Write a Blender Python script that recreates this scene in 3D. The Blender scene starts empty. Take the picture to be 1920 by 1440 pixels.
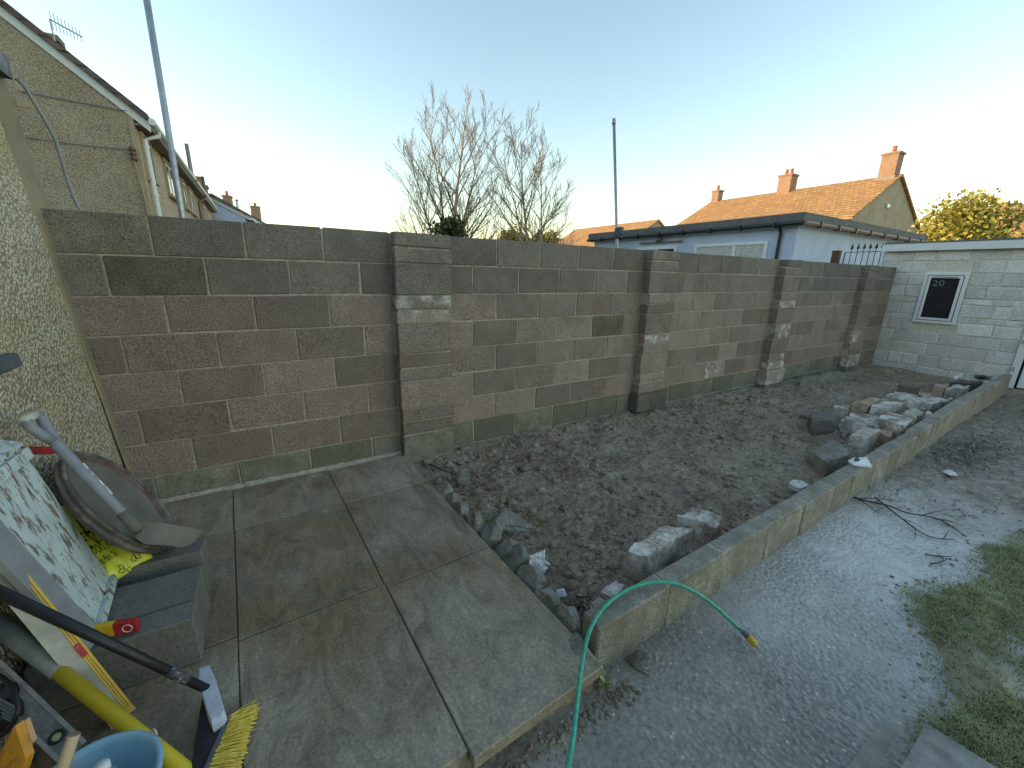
import bpy, math, random
from mathutils import Vector, Matrix, noise
random.seed(7)
RAD = math.radians
D = bpy.data
SC = bpy.context.scene
COL = SC.collection

# ------------------------------------------------------------------ camera
CX, CY, CZ = 0.5126, -3.1572, 1.4731
YAW, PITCH, ROLL, FPX = 0.54496, 0.26594, 0.02256, 760.64
_f = Vector((math.sin(YAW)*math.cos(PITCH), math.cos(YAW)*math.cos(PITCH), -math.sin(PITCH)))
_r = Vector((math.cos(YAW), -math.sin(YAW), 0)); _u = _r.cross(_f)
RIGHT = _r*math.cos(ROLL)+_u*math.sin(ROLL); UP = _u*math.cos(ROLL)-_r*math.sin(ROLL); FWD = _f
CAM = Vector((CX, CY, CZ))
cd = D.cameras.new('camera'); cam = D.objects.new('camera', cd); COL.objects.link(cam)
cd.sensor_width = 36; cd.lens = FPX/1920*36; cd.clip_start = 0.02; cd.clip_end = 3000
cam.matrix_world = Matrix(((RIGHT.x, UP.x, -FWD.x, CX), (RIGHT.y, UP.y, -FWD.y, CY), (RIGHT.z, UP.z, -FWD.z, CZ), (0, 0, 0, 1)))
SC.camera = cam

# ------------------------------------------------------------------ sky, sun, exposure
SUN_AZ, SUN_EL = RAD(-60), RAD(10)      # azimuth measured from +Y towards +X
w = D.worlds.new('World'); SC.world = w; w.use_nodes = True
nt = w.node_tree; bg = nt.nodes['Background']
sky = nt.nodes.new('ShaderNodeTexSky'); sky.sky_type = 'NISHITA'; sky.sun_disc = False
sky.sun_elevation = SUN_EL; sky.sun_rotation = SUN_AZ; sky.air_density = 1.25; sky.dust_density = .2; sky.ozone_density = .9
nt.links.new(sky.outputs[0], bg.inputs[0]); bg.inputs[1].default_value = 0.15
sd = D.lights.new('sun', 'SUN'); sd.energy = 2.2; sd.angle = RAD(0.5); sd.color = (1.0, 0.71, 0.40)
sun = D.objects.new('sun', sd); COL.objects.link(sun)
sdir = Vector((math.sin(SUN_AZ)*math.cos(SUN_EL), math.cos(SUN_AZ)*math.cos(SUN_EL), math.sin(SUN_EL)))
sun.rotation_euler = sdir.to_track_quat('Z', 'Y').to_euler(); sun.location = (-20, 20, 20)
SC.view_settings.view_transform = 'Standard'; SC.view_settings.look = 'None'
SC.view_settings.gamma = 1; SC.view_settings.exposure = 1.38

# ------------------------------------------------------------------ helpers
def ray(x, y): return FWD + RIGHT*((x-960)/FPX) - UP*((y-720)/FPX)
def onz(x, y, z): d = ray(x, y); return CAM+d*((z-CZ)/d.z)
def onx(x, y, X): d = ray(x, y); return CAM+d*((X-CX)/d.x)
def ony(x, y, Y): d = ray(x, y); return CAM+d*((Y-CY)/d.y)
def at(x, y, t): return CAM+ray(x, y)*t

class N:
    def __init__(s, name):
        s.m = D.materials.new(name); s.m.use_nodes = True
        s.t = s.m.node_tree; s.b = s.t.nodes['Principled BSDF']
        s.pos = s.new('ShaderNodeNewGeometry').outputs['Position']
        s.rnd = s.new('ShaderNodeObjectInfo').outputs['Random']
    def new(s, k, **kw):
        n = s.t.nodes.new(k)
        for a, v in kw.items(): setattr(n, a, v)
        return n
    def link(s, a, b): s.t.links.new(a, b)
    def mapped(s, scale=(1, 1, 1), rot=(0, 0, 0), src=None):
        n = s.new('ShaderNodeMapping'); n.inputs['Scale'].default_value = scale; n.inputs['Rotation'].default_value = rot
        s.link(src or s.pos, n.inputs[0]); return n.outputs[0]
    def noise(s, scale, detail=4, rough=.6, vec=None, dist=0):
        n = s.new('ShaderNodeTexNoise'); n.inputs['Scale'].default_value = scale; n.inputs['Detail'].default_value = detail
        n.inputs['Roughness'].default_value = rough; n.inputs['Distortion'].default_value = dist
        s.link(vec or s.pos, n.inputs['Vector']); return n.outputs['Fac']
    def voro(s, scale, feature='F1', vec=None, out='Distance', rnd=1):
        n = s.new('ShaderNodeTexVoronoi', feature=feature); n.inputs['Scale'].default_value = scale
        n.inputs['Randomness'].default_value = rnd
        s.link(vec or s.pos, n.inputs['Vector']); return n.outputs[out]
    def ramp(s, fac, stops):
        n = s.new('ShaderNodeValToRGB'); e = n.color_ramp.elements
        while len(e) < len(stops): e.new(.5)
        for i, (p, c) in enumerate(stops):
            e[i].position = p
            c = (c, c, c) if isinstance(c, (int, float)) else c
            e[i].color = (*c, 1)
        s.link(fac, n.inputs[0]); return n.outputs[0]
    def mix(s, fac, a, b, mode='MIX'):
        n = s.new('ShaderNodeMix', data_type='RGBA', blend_type=mode)
        for v, k in ((fac, 0), (a, 6), (b, 7)):
            if isinstance(v, (int, float)): n.inputs[k].default_value = v if k == 0 else (v, v, v, 1)
            elif isinstance(v, tuple): n.inputs[k].default_value = (*v, 1)
            else: s.link(v, n.inputs[k])
        return n.outputs[2]
    def math(s, op, a, b=0):
        n = s.new('ShaderNodeMath', operation=op)
        for i, v in enumerate((a, b)):
            if isinstance(v, (int, float)): n.inputs[i].default_value = v
            else: s.link(v, n.inputs[i])
        return n.outputs[0]
    def sep(s, src=None):
        n = s.new('ShaderNodeSeparateXYZ'); s.link(src or s.pos, n.inputs[0]); return n.outputs
    def bump(s, h, strength=.5, dist=.01, prev=None):
        n = s.new('ShaderNodeBump'); n.inputs['Strength'].default_value = strength; n.inputs['Distance'].default_value = dist
        s.link(h, n.inputs['Height'])
        if prev: s.link(prev, n.inputs['Normal'])
        return n.outputs[0]
    def out(s, color=None, rough=None, normal=None, metal=None, spec=None):
        for v, k in ((color, 'Base Color'), (rough, 'Roughness'), (metal, 'Metallic'), (spec, 'Specular IOR Level')):
            if v is None: continue
            if isinstance(v, (int, float)): s.b.inputs[k].default_value = v
            elif isinstance(v, tuple): s.b.inputs[k].default_value = (*v, 1)
            else: s.link(v, s.b.inputs[k])
        if normal: s.link(normal, s.b.inputs['Normal'])
        return s.m

def plain(name, c, rough=.6, var=.25, scale=20, bump=.0, metal=0, bscale=None, dirt=None, dscale=6, dlo=.5, dhi=.7):
    """a painted or plastic surface with uneven tone, fine relief and dirt"""
    n = N(name); f = n.noise(scale, 5)
    lo = tuple(x*(1-var) for x in c); hi = tuple(min(1, x*(1+var)) for x in c)
    col = n.ramp(f, [(.3, lo), (.7, hi)])
    if dirt: col = n.mix(n.ramp(n.noise(dscale, 6, .7), [(dlo, 0.), (dhi, 1.)]), col, dirt)
    nb = n.bump(n.noise(bscale or scale*8, 4), bump, .004) if bump else None
    r = n.ramp(n.noise(scale*1.7, 3), [(.3, max(0, rough-.12)), (.7, min(1, rough+.12))])
    return n.out(col, r, nb, metal)

def blockmat(name, c1, c2, stain=None, sc=1, moss=None, speck=.5, objvar=.35, white=None, wlo=.6, whi=.72):
    """rough aggregate block: speckle, pits, tone that differs from block to block"""
    n = N(name)
    ofs = n.new('ShaderNodeVectorMath', operation='ADD'); n.link(n.pos, ofs.inputs[0])
    cmb = n.new('ShaderNodeCombineXYZ'); n.link(n.math('MULTIPLY', n.rnd, 37.), cmb.inputs[0]); n.link(n.math('MULTIPLY', n.rnd, 11.), cmb.inputs[2])
    n.link(cmb.outputs[0], ofs.inputs[1]); v = ofs.outputs[0]
    base = n.mix(n.ramp(n.noise(5*sc, 5, .65, v), [(.3, 0.), (.7, 1.)]), c1, c2)
    base = n.mix(1., base, n.ramp(n.rnd, [(0, 1-objvar), (1, 1+objvar*.4)]), 'MULTIPLY')
    sp = n.noise(105*sc, 4, .8, v)
    base = n.mix(1., base, n.ramp(sp, [(.30, 1-speck*1.2), (.48, 1.), (.70, 1+speck*1.1)]), 'MULTIPLY')
    pit = n.voro(75*sc, 'F1', v); base = n.mix(1., base, n.ramp(pit, [(.06, .55), (.2, 1.)]), 'MULTIPLY')
    if stain: base = n.mix(n.ramp(n.noise(2.2, 6, .7, v), [(.52, 0.), (.7, .75)]), base, stain)
    if white: base = n.mix(n.ramp(n.noise(7, 7, .75, v), [(wlo, 0.), (whi, .85)]), base, white)
    if moss: base = n.mix(n.ramp(n.noise(9, 6, .7, v), [(.42, 0.), (.62, .85)]), base, moss)
    h = n.mix(.5, sp, n.noise(48*sc, 4, .6, v))
    b = n.bump(h, .8, .009); b = n.bump(n.noise(14, 3, .5, v), .25, .012, b)
    return n.out(base, .88, b, spec=.25)

def link(o, parent=None):
    COL.objects.link(o)
    if parent: o.parent = parent
    return o
def tag(o, label=None, cat=None, group=None, kind=None):
    for k, v in (('label', label), ('category', cat), ('group', group), ('kind', kind)):
        if v: o[k] = v
    return o
def thing(name, label, cat, loc=(0, 0, 0), group=None):
    o = D.objects.new(name, None); o.empty_display_size = .1; o.location = loc; link(o)
    return tag(o, label, cat, group)
class MB:
    """collects shapes in world space; build() links them as one mesh object"""
    def __init__(s): s.v = []; s.f = []
    def add(s, vs, fs):
        k = len(s.v); s.v += [Vector(v) for v in vs]; s.f += [tuple(i+k for i in f) for f in fs]; return s
    def box(s, c, size, rot=None, ch=0):
        c = Vector(c); x, y, z = (a/2 for a in size)
        if ch <= 0:
            vs = [Vector((i*x, j*y, k*z)) for i in (-1, 1) for j in (-1, 1) for k in (-1, 1)]
            fs = [(0, 1, 3, 2), (4, 6, 7, 5), (0, 4, 5, 1), (2, 3, 7, 6), (0, 2, 6, 4), (1, 5, 7, 3)]
        else: vs, fs = chamfer(x, y, z, ch)
        if rot: vs = [rot @ v for v in vs]
        return s.add([v+c for v in vs], fs)
    def span(s, a, b, ch=0):
        return s.box([(p+q)/2 for p, q in zip(a, b)], [abs(q-p) for p, q in zip(a, b)], None, ch)
    def tube(s, pts, r, n=8, cap=True):
        pts = [Vector(p) for p in pts]; rs = r if isinstance(r, (list, tuple)) else [r]*len(pts)
        k = len(s.v); ref = None
        for i, p in enumerate(pts):
            t = (pts[min(i+1, len(pts)-1)]-pts[max(i-1, 0)]).normalized()
            if ref is None: ref = t.orthogonal().normalized()
            ref = (ref-t*ref.dot(t)).normalized(); b = t.cross(ref)
            for j in range(n):
                a = 2*math.pi*j/n; s.v.append(p+(ref*math.cos(a)+b*math.sin(a))*rs[i])
        for i in range(len(pts)-1):
            for j in range(n):
                s.f.append((k+i*n+j, k+i*n+(j+1) % n, k+(i+1)*n+(j+1) % n, k+(i+1)*n+j))
        if cap:
            s.f.append(tuple(k+j for j in reversed(range(n)))); e = k+(len(pts)-1)*n
            s.f.append(tuple(e+j for j in range(n)))
        return s
    def prism(s, poly, d):
        """polygon (3D points) pushed along vector d"""
        poly = [Vector(p) for p in poly]; n = len(poly); d = Vector(d)
        vs = poly+[p+d for p in poly]
        return s.add(vs, [tuple(range(n))[::-1], tuple(range(n, 2*n))]+[(i, (i+1) % n, n+(i+1) % n, n+i) for i in range(n)])
    def lathe(s, prof, c, axis=Vector((0, 0, 1)), n=32):
        axis = Vector(axis).normalized(); e1 = axis.orthogonal().normalized(); e2 = axis.cross(e1); k = len(s.v); c = Vector(c)
        for r, h in prof:
            for j in range(n):
                a = 2*math.pi*j/n; s.v.append(c+axis*h+(e1*math.cos(a)+e2*math.sin(a))*r)
        for i in range(len(prof)-1):
            for j in range(n): s.f.append((k+i*n+j, k+i*n+(j+1) % n, k+(i+1)*n+(j+1) % n, k+(i+1)*n+j))
        return s
    def build(s, name, mat, parent=None, smooth=False):
        m = D.meshes.new(name); m.from_pydata([tuple(v) for v in s.v], [], s.f); m.validate()
        m.materials.append(mat)
        if smooth: m.polygons.foreach_set('use_smooth', [True]*len(m.polygons))
        o = D.objects.new(name, m); link(o, parent)
        if parent: o.matrix_parent_inverse = Matrix.Translation(-parent.location)
        return o
def chamfer(x, y, z, c, jit=0):
    """box with chamfered edges: 24 vertices, 26 faces"""
    vs = []; idx = {}
    for i in (-1, 1):
        for j in (-1, 1):
            for k in (-1, 1):
                jx, jy, jz = (random.uniform(-jit, jit) for _ in range(3))
                for ax in range(3):
                    p = [i*(x-(0 if ax == 0 else c))+jx, j*(y-(0 if ax == 1 else c))+jy, k*(z-(0 if ax == 2 else c))+jz]
                    idx[i, j, k, ax] = len(vs); vs.append(Vector(p))
    fs = []
    S = (-1, 1)
    for i in S:
        q = [(i, -1, -1, 0), (i, 1, -1, 0), (i, 1, 1, 0), (i, -1, 1, 0)]; fs.append([idx[a] for a in (q if i > 0 else q[::-1])])
        q = [(-1, i, -1, 1), (1, i, -1, 1), (1, i, 1, 1), (-1, i, 1, 1)]; fs.append([idx[a] for a in (q[::-1] if i > 0 else q)])
        q = [(-1, -1, i, 2), (1, -1, i, 2), (1, 1, i, 2), (-1, 1, i, 2)]; fs.append([idx[a] for a in (q if i > 0 else q[::-1])])
    for a in S:
        for b in S:
            fs.append([idx[a, b, -1, 0], idx[a, b, -1, 1], idx[a, b, 1, 1], idx[a, b, 1, 0]][::1 if a*b > 0 else -1])
            fs.append([idx[a, -1, b, 0], idx[a, -1, b, 2], idx[a, 1, b, 2], idx[a, 1, b, 0]][::-1 if a*b > 0 else 1])
            fs.append([idx[-1, a, b, 1], idx[-1, a, b, 2], idx[1, a, b, 2], idx[1, a, b, 1]][::1 if a*b > 0 else -1])
            for c_ in S: fs.append([idx[a, b, c_, 0], idx[a, b, c_, 1], idx[a, b, c_, 2]][::1 if a*b*c_ > 0 else -1])
    return vs, [tuple(f) for f in fs]
_cache = {}
def block_mesh(dx, dy, dz, mat, ch=.0045, jit=.003, variants=6):
    key = (round(dx, 3), round(dy, 3), round(dz, 3), mat.name)
    L = _cache.setdefault(key, [])
    if len(L) < variants:
        vs, fs = chamfer(dx/2, dy/2, dz/2, ch, jit)
        m = D.meshes.new('block'); m.from_pydata([tuple(v) for v in vs], [], fs); m.materials.append(mat); L.append(m); return m
    return random.choice(L)
def piece(name, c, size, mat, parent, rot=(0, 0, 0), **kw):
    o = D.objects.new(name, block_mesh(*size, mat, **kw)); o.location = Vector(c)-parent.location if parent else c; o.rotation_euler = rot
    return link(o, parent)
def rotz(a): return Matrix.Rotation(a, 3, 'Z')
def fbm(x, y, z=0, o=5, s=1.): return noise.fractal(Vector((x*s, y*s, z*s)), 1.0, 2.0, o)

# ------------------------------------------------------------------ materials
M = {}
M['block'] = blockmat('brown_block', (.245, .190, .162), (.325, .260, .223), stain=(.20, .158, .122), objvar=.30, speck=.75)
M['block_grey'] = blockmat('grey_block', (.185, .160, .136), (.255, .225, .190), stain=(.145, .125, .098), objvar=.25, speck=.65)
M['block_moss'] = blockmat('mossy_block', (.20, .185, .15), (.29, .27, .22), moss=(.155, .155, .095), white=(.62, .6, .54), wlo=.62, whi=.72)
M['block_pale'] = blockmat('lime_stained_block', (.30, .235, .205), (.38, .315, .275), white=(.70, .66, .61), wlo=.50, whi=.62)
M['block_sooty'] = blockmat('weathered_block', (.15, .13, .10), (.27, .24, .185), stain=(.1, .09, .07), speck=.75)
M['block_new'] = blockmat('dense_block', (.165, .152, .135), (.21, .195, .172), objvar=.12, speck=.35)
M['kerb'] = blockmat('kerb_block', (.27, .246, .205), (.395, .368, .312), moss=(.21, .195, .138), objvar=.2, stain=(.15, .132, .10), speck=.7)
M['oldblock'] = blockmat('old_rough_block', (.36, .30, .23), (.52, .465, .375), white=(.80, .76, .68), wlo=.46, whi=.6, stain=(.24, .18, .125), speck=.75)
M['garage'] = blockmat('split_face_block', (.56, .55, .505), (.72, .71, .66), stain=(.42, .415, .375), objvar=.2, sc=.4, speck=.3)
M['mortar'] = plain('mortar', (.45, .385, .305), .95, .3, 30, .6)
M['mortar_pale'] = plain('pale_mortar', (0.598, 0.576, 0.472), .95, .18, 30, .5)

def pebbledash(name, cols, scale, moss=None, bumpd=.012):
    n = N(name); c = n.voro(scale, 'F1', out='Color'); d = n.voro(scale, 'F1')
    g = n.new('ShaderNodeSeparateColor'); n.link(c, g.inputs[0])
    col = n.ramp(g.outputs[0], [(i/(len(cols)-1)*.9, q) for i, q in enumerate(cols)])
    col = n.mix(n.ramp(d, [(.45, 0.), (.75, 1.)]), col, (.10, .088, .06))
    col = n.mix(.35, col, n.ramp(n.noise(1.3, 5), [(.3, (.36, .31, .2)), (.7, (.74, .67, .51))]))
    if moss: col = n.mix(n.ramp(n.noise(3.1, 6, .7), [(.5, 0.), (.72, .6)]), col, moss)
    return n.out(col, .85, n.bump(n.ramp(d, [(.1, 1.), (.7, 0.)]), .9, bumpd))
M['dash_near'] = pebbledash('coarse_pebbledash', [(.36, .24, .13), (.76, .59, .36), (.84, .71, .50), (.86, .80, .66), (.60, .44, .26)], 62, (.48, .40, .15))
M['dash_far'] = pebbledash('gable_pebbledash', [(.32, .23, .14), (.55, .425, .28), (.64, .515, .355), (.45, .34, .215)], 48, bumpd=.014)
M['dash_peach'] = pebbledash('peach_roughcast', [(0.575, 0.419, 0.257), (0.713, 0.532, 0.342), (0.782, 0.600, 0.396)], 30, bumpd=.01)
M['render'] = plain('smooth_render', (.29, .235, .15), .9, .3, 6, .5, bscale=90, dirt=(.19, .165, .09), dscale=3)

def slabmat():
    n = N('wet_paving')
    base = n.mix(n.ramp(n.noise(1.15, 4, .6), [(.38, 0.), (.6, 1.)]), (.22, .155, .086), (.31, .262, .19))
    streak = n.noise(4, 7, .72, n.mapped((2.0, .8, 1), (0, 0, .5)), 1.4)
    base = n.mix(1., base, n.ramp(streak, [(.3, .55), (.5, 1.), (.7, 1.4)]), 'MULTIPLY')
    base = n.mix(1., base, n.ramp(n.noise(75, 4, .8), [(.3, .62), (.5, 1.), (.7, 1.45)]), 'MULTIPLY')
    base = n.mix(1., base, n.ramp(n.rnd, [(0, .8), (1, 1.12)]), 'MULTIPLY')
    wet = n.ramp(n.noise(2.1, 5, .65), [(.38, .28), (.64, .62)])
    b = n.bump(n.noise(60, 4, .75), .35, .006); b = n.bump(streak, .4, .014, b)
    return n.out(base, wet, b)
M['slab'] = slabmat()
def soilmat():
    n = N('wet_soil')
    base = n.mix(n.ramp(n.noise(3.5, 6, .7), [(.32, 0.), (.68, 1.)]), (.25, .186, .118), (.47, .385, .275))
    base = n.mix(1., base, n.ramp(n.noise(30, 6, .85), [(.32, .32), (.5, 1.05), (.68, 1.8)]), 'MULTIPLY')
    base = n.mix(n.ramp(n.noise(1.7, 5, .6), [(.57, 0.), (.70, .6)]), base, (.48, .43, .36))
    base = n.mix(n.ramp(n.noise(11, 6, .8), [(.60, 0.), (.68, .8)]), base, (.075, .052, .035))
    wet = n.ramp(n.noise(4.2, 5, .6), [(.4, .38), (.66, .85)])
    b = n.bump(n.noise(26, 7, .8), 1., .03)
    return n.out(base, wet, b)
M['soil'] = soilmat()
def pathmat():
    n = N('wet_concrete_path')
    mud = n.ramp(n.noise(1.5, 6, .65), [(.42, 0.), (.62, 1.)])
    base = n.mix(mud, (.22, .205, .175), (.30, .27, .22))
    d = n.voro(48, 'SMOOTH_F1')
    base = n.mix(1., base, n.ramp(n.noise(55, 5, .85), [(.3, .55), (.5, 1.), (.7, 1.45)]), 'MULTIPLY')
    g = n.new('ShaderNodeSeparateColor'); n.link(n.voro(55, 'F1', out='Color'), g.inputs[0])
    base = n.mix(n.math('MULTIPLY', n.ramp(g.outputs[0], [(.95, 0.), (.965, 1.)]), n.ramp(n.voro(55, 'F1'), [(.25, 1.), (.4, 0.)])), base, (.55, .52, .46))
    base = n.mix(1., base, n.ramp(g.outputs[1], [(0, .85), (1, 1.15)]), 'MULTIPLY')
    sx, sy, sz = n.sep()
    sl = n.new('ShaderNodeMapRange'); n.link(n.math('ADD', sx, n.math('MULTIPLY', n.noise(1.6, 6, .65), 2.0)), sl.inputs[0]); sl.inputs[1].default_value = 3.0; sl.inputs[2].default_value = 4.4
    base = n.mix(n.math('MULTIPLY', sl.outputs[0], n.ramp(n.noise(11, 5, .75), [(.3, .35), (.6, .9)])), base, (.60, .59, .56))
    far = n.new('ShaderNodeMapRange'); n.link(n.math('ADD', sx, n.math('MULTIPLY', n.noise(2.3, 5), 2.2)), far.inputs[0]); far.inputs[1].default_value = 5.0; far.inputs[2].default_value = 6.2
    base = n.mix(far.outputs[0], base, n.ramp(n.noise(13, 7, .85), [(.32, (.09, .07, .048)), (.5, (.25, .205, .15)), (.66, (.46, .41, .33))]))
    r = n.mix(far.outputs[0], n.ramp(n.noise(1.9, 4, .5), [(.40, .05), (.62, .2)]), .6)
    flat = n.ramp(n.noise(1.9, 4, .5), [(.36, .1), (.52, 1.)])
    h = n.mix(1., n.ramp(d, [(.0, 1.), (.55, 0.)]), flat, 'MULTIPLY')
    b = n.bump(h, .55, .011); b = n.bump(n.noise(20, 5, .7), .28, .02, b)
    return n.out(base, r, b, spec=.6)
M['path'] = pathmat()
M['ground'] = plain('distant_ground', (0.156, 0.148, 0.100), .95, .4, 1.2, .4)
M['mud'] = plain('muddy_turf', (.25, .22, .13), .6, .5, 9, .9, bscale=50, dirt=(.42, .40, .35), dscale=2.4, dlo=.5, dhi=.64)
def grassmat():
    n = N('winter_grass')
    c = n.ramp(n.noise(7, 4), [(.3, (.19, .20, .085)), (.52, (.32, .335, .14)), (.75, (.52, .48, .28))])
    return n.out(c, .6)
M['grass'] = grassmat()
M['concrete'] = plain('rough_concrete', (0.351, 0.333, 0.278), .85, .25, 9, .7, bscale=60, dirt=(0.182, 0.154, 0.097), dscale=4)
M['step'] = plain('grey_step_stone', (.26, .25, .225), .7, .35, 14, .8, bscale=90, dirt=(.16, .15, .12), dscale=9)
M['steel'] = plain('galvanised_steel', (.42, .43, .44), .45, .2, 16, .15, .7)
M['white_pvc'] = plain('white_upvc', (.72, .75, .74), .35, .06, 3)
M['glass'] = plain('dark_window_glass', (.02, .022, .025), .06, .3, 4)
M['curtain'] = plain('net_curtain', (.5, .5, .47), .9, .3, 14)
M['felt'] = plain('roofing_felt', (.12, .125, .13), .8, .25, 5, .4, bscale=60)
M['blue_render'] = plain('pale_blue_render', (.47, .55, .69), .85, .1, 2.5, .25, bscale=50, dirt=(.36, .39, .46), dscale=1.1, dlo=.55, dhi=.85)
M['black_plastic'] = plain('black_plastic', (.014, .014, .016), .45, .3, 8, .1)
M['brown_plastic'] = plain('brown_gutter_plastic', (.20, .12, .08), .5, .2, 8)
M['grey_plastic'] = plain('grey_plastic', (.27, .275, .28), .5, .15, 12, .15)
M['iron'] = plain('black_iron', (.016, .016, .018), .5, .3, 30, .2)
M['timber'] = plain('weathered_timber', (.25, .19, .13), .85, .35, 18, .6)
M['rust_timber'] = plain('reddish_post_timber', (.12, .045, .03), .8, .4, 25, .5)
def tilemat(name, c1, c2, sx, sz):
    n = N(name); v = n.mapped((1, sx, sz))
    t = n.new('ShaderNodeTexBrick'); t.offset = .5; t.inputs['Scale'].default_value = 1; t.inputs['Mortar Size'].default_value = .03
    t.inputs['Color1'].default_value = (*c1, 1); t.inputs['Color2'].default_value = (*c2, 1); t.inputs['Mortar'].default_value = (*(x*.45 for x in c1), 1)
    sw = n.new('ShaderNodeCombineXYZ'); a = n.sep(v); n.link(a[1], sw.inputs[0]); n.link(a[2], sw.inputs[1]); n.link(sw.outputs[0], t.inputs['Vector'])
    t.inputs['Brick Width'].default_value = .6; t.inputs['Row Height'].default_value = .25
    c = n.mix(n.ramp(n.noise(1.2, 5), [(.4, 0.), (.65, .75)]), t.outputs['Color'], tuple(x*.55 for x in c2))
    c = n.mix(1., c, n.ramp(n.noise(7, 4, .8), [(.3, .65), (.7, 1.35)]), 'MULTIPLY')
    return n.out(c, .85, n.bump(t.outputs['Fac'], -.5, .02))
M['orange_tile'] = tilemat('orange_roof_tile', (.46, .235, .085), (.64, .37, .15), 2.2, 1.4)
M['brown_tile'] = tilemat('brown_roof_tile', (.13, .095, .075), (.19, .14, .11), 2.2, 1.4)
M['slate'] = tilemat('slate_roof', (.13, .145, .135), (.19, .20, .185), 2.2, 1.4)
def brickmat(name, c1, c2, mortar):
    n = N(name); t = n.new('ShaderNodeTexBrick'); a = n.sep(); cmb = n.new('ShaderNodeCombineXYZ')
    n.link(n.math('ADD', a[0], a[1]), cmb.inputs[0]); n.link(a[2], cmb.inputs[1]); n.link(cmb.outputs[0], t.inputs['Vector'])
    t.inputs['Scale'].default_value = 1; t.inputs['Brick Width'].default_value = .225; t.inputs['Row Height'].default_value = .075; t.inputs['Mortar Size'].default_value = .008
    t.inputs['Color1'].default_value = (*c1, 1); t.inputs['Color2'].default_value = (*c2, 1); t.inputs['Mortar'].default_value = (*mortar, 1)
    return n.out(n.mix(.4, t.outputs['Color'], n.ramp(n.noise(6, 4), [(.3, tuple(x*.6 for x in c1)), (.7, c2)])), .9, n.bump(t.outputs['Fac'], -.6, .01))
M['brick'] = brickmat('chimney_brick', (.30, .16, .095), (.40, .235, .14), (.4, .36, .3))
M['terracotta'] = plain('terracotta', (.42, .14, .06), .8, .2, 8)
M['cream_render'] = plain('tan_render', (.40, .33, .22), .9, .15, 2, .3, bscale=40)
M['white_render'] = plain('white_painted_render', (.62, .65, .68), .85, .08, 2, .2, bscale=40)
def barkmat():
    n = N('pale_bark')
    return n.out(n.ramp(n.noise(9, 5), [(.3, (.34, .26, .17)), (.7, (.58, .45, .30))]), .85, n.bump(n.noise(40, 4), .4, .01))
M['bark'] = barkmat()
M['twig'] = plain('twig_bark', (.235, .18, .115), .85, .3, 9)
def leafmat(name, a, b, c):
    n = N(name); r = n.new('ShaderNodeNewGeometry').outputs['Random Per Island']
    return n.out(n.ramp(r, [(0, a), (.5, b), (1, c)]), .5)
M['leaf_dark'] = leafmat('evergreen_leaf', (.03, .05, .02), (.06, .085, .03), (.13, .13, .04))
M['leaf_gold'] = leafmat('golden_leaf', (.18, .18, .035), (.36, .33, .06), (.55, .46, .10))
M['leaf_weed'] = leafmat('weed_leaf', (.16, .2, .06), (.26, .28, .12), (.36, .36, .2))

# ================================================================== THE SETTING
o = MB(); o.add([(-900, -900, -.32), (900, -900, -.32), (900, 900, -.32), (-900, 900, -.32)], [(0, 1, 2, 3)])
tag(o.build('ground', M['ground']), kind='structure')

# soil of the raised bed: a real uneven surface, lower towards the garage
def kerb_y(x): return -2.235 + .030*(x-1.5) + (.035 if x > 5.6 else 0)*min(1, (x-5.6)/2)
def soil_z(x, y):
    base = -.085 - .011*max(0, x-4)
    m = noise.noise(Vector((x*1.3, y*1.3, 3)))
    h = .03*m - .045*abs(noise.noise(Vector((x*5+.8*noise.noise(Vector((x*3, y*3, 1))), y*6, 2))))*max(0, .35+noise.noise(Vector((x*.9, y*1.1, 21)))) + .012 + .022*fbm(x, y, 1, 4, 3.2) + .022*fbm(x, y, 7, 4, 10) + .010*noise.noise(Vector((x*28, y*28, 5)))
    fl = max(0., min(1., (noise.noise(Vector((x*1.1, y*1.6, 17)))+.5*noise.noise(Vector((x*3, y*3, 4)))+.05)*3.2)); h = h*(1-.72*fl)-.008*fl
    rut = (1-fl)*max(0, noise.noise(Vector((x*4.5, y*6, 9))))**2*.05
    if y > -.25: h += .02*(1+y/.25)
    return base + h - rut
def grid(x0, x1, y0, y1, step, zf, name, mat, warp=None):
    nx = int((x1-x0)/step)+1; ny = int((y1-y0)/step)+1; vs = []
    for j in range(ny+1):
        for i in range(nx+1):
            x = x0+(x1-x0)*i/nx; y = y0+(y1-y0)*j/ny
            if warp: x, y = warp(x, y)
            vs.append((x, y, zf(x, y)))
    fs = [(j*(nx+1)+i, j*(nx+1)+i+1, (j+1)*(nx+1)+i+1, (j+1)*(nx+1)+i) for j in range(ny) for i in range(nx)]
    m = MB(); m.v = [Vector(v) for v in vs]; m.f = fs
    return m.build(name, mat, smooth=True)
def bedwarp(x, y): k = (y+2.2)/2.25; return x, (kerb_y(x)+.05)*(1-k)+.05*k
tag(grid(1.25, 11.05, -2.2, .05, .018, soil_z, 'soil', M['soil'], bedwarp), kind='structure')

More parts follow.
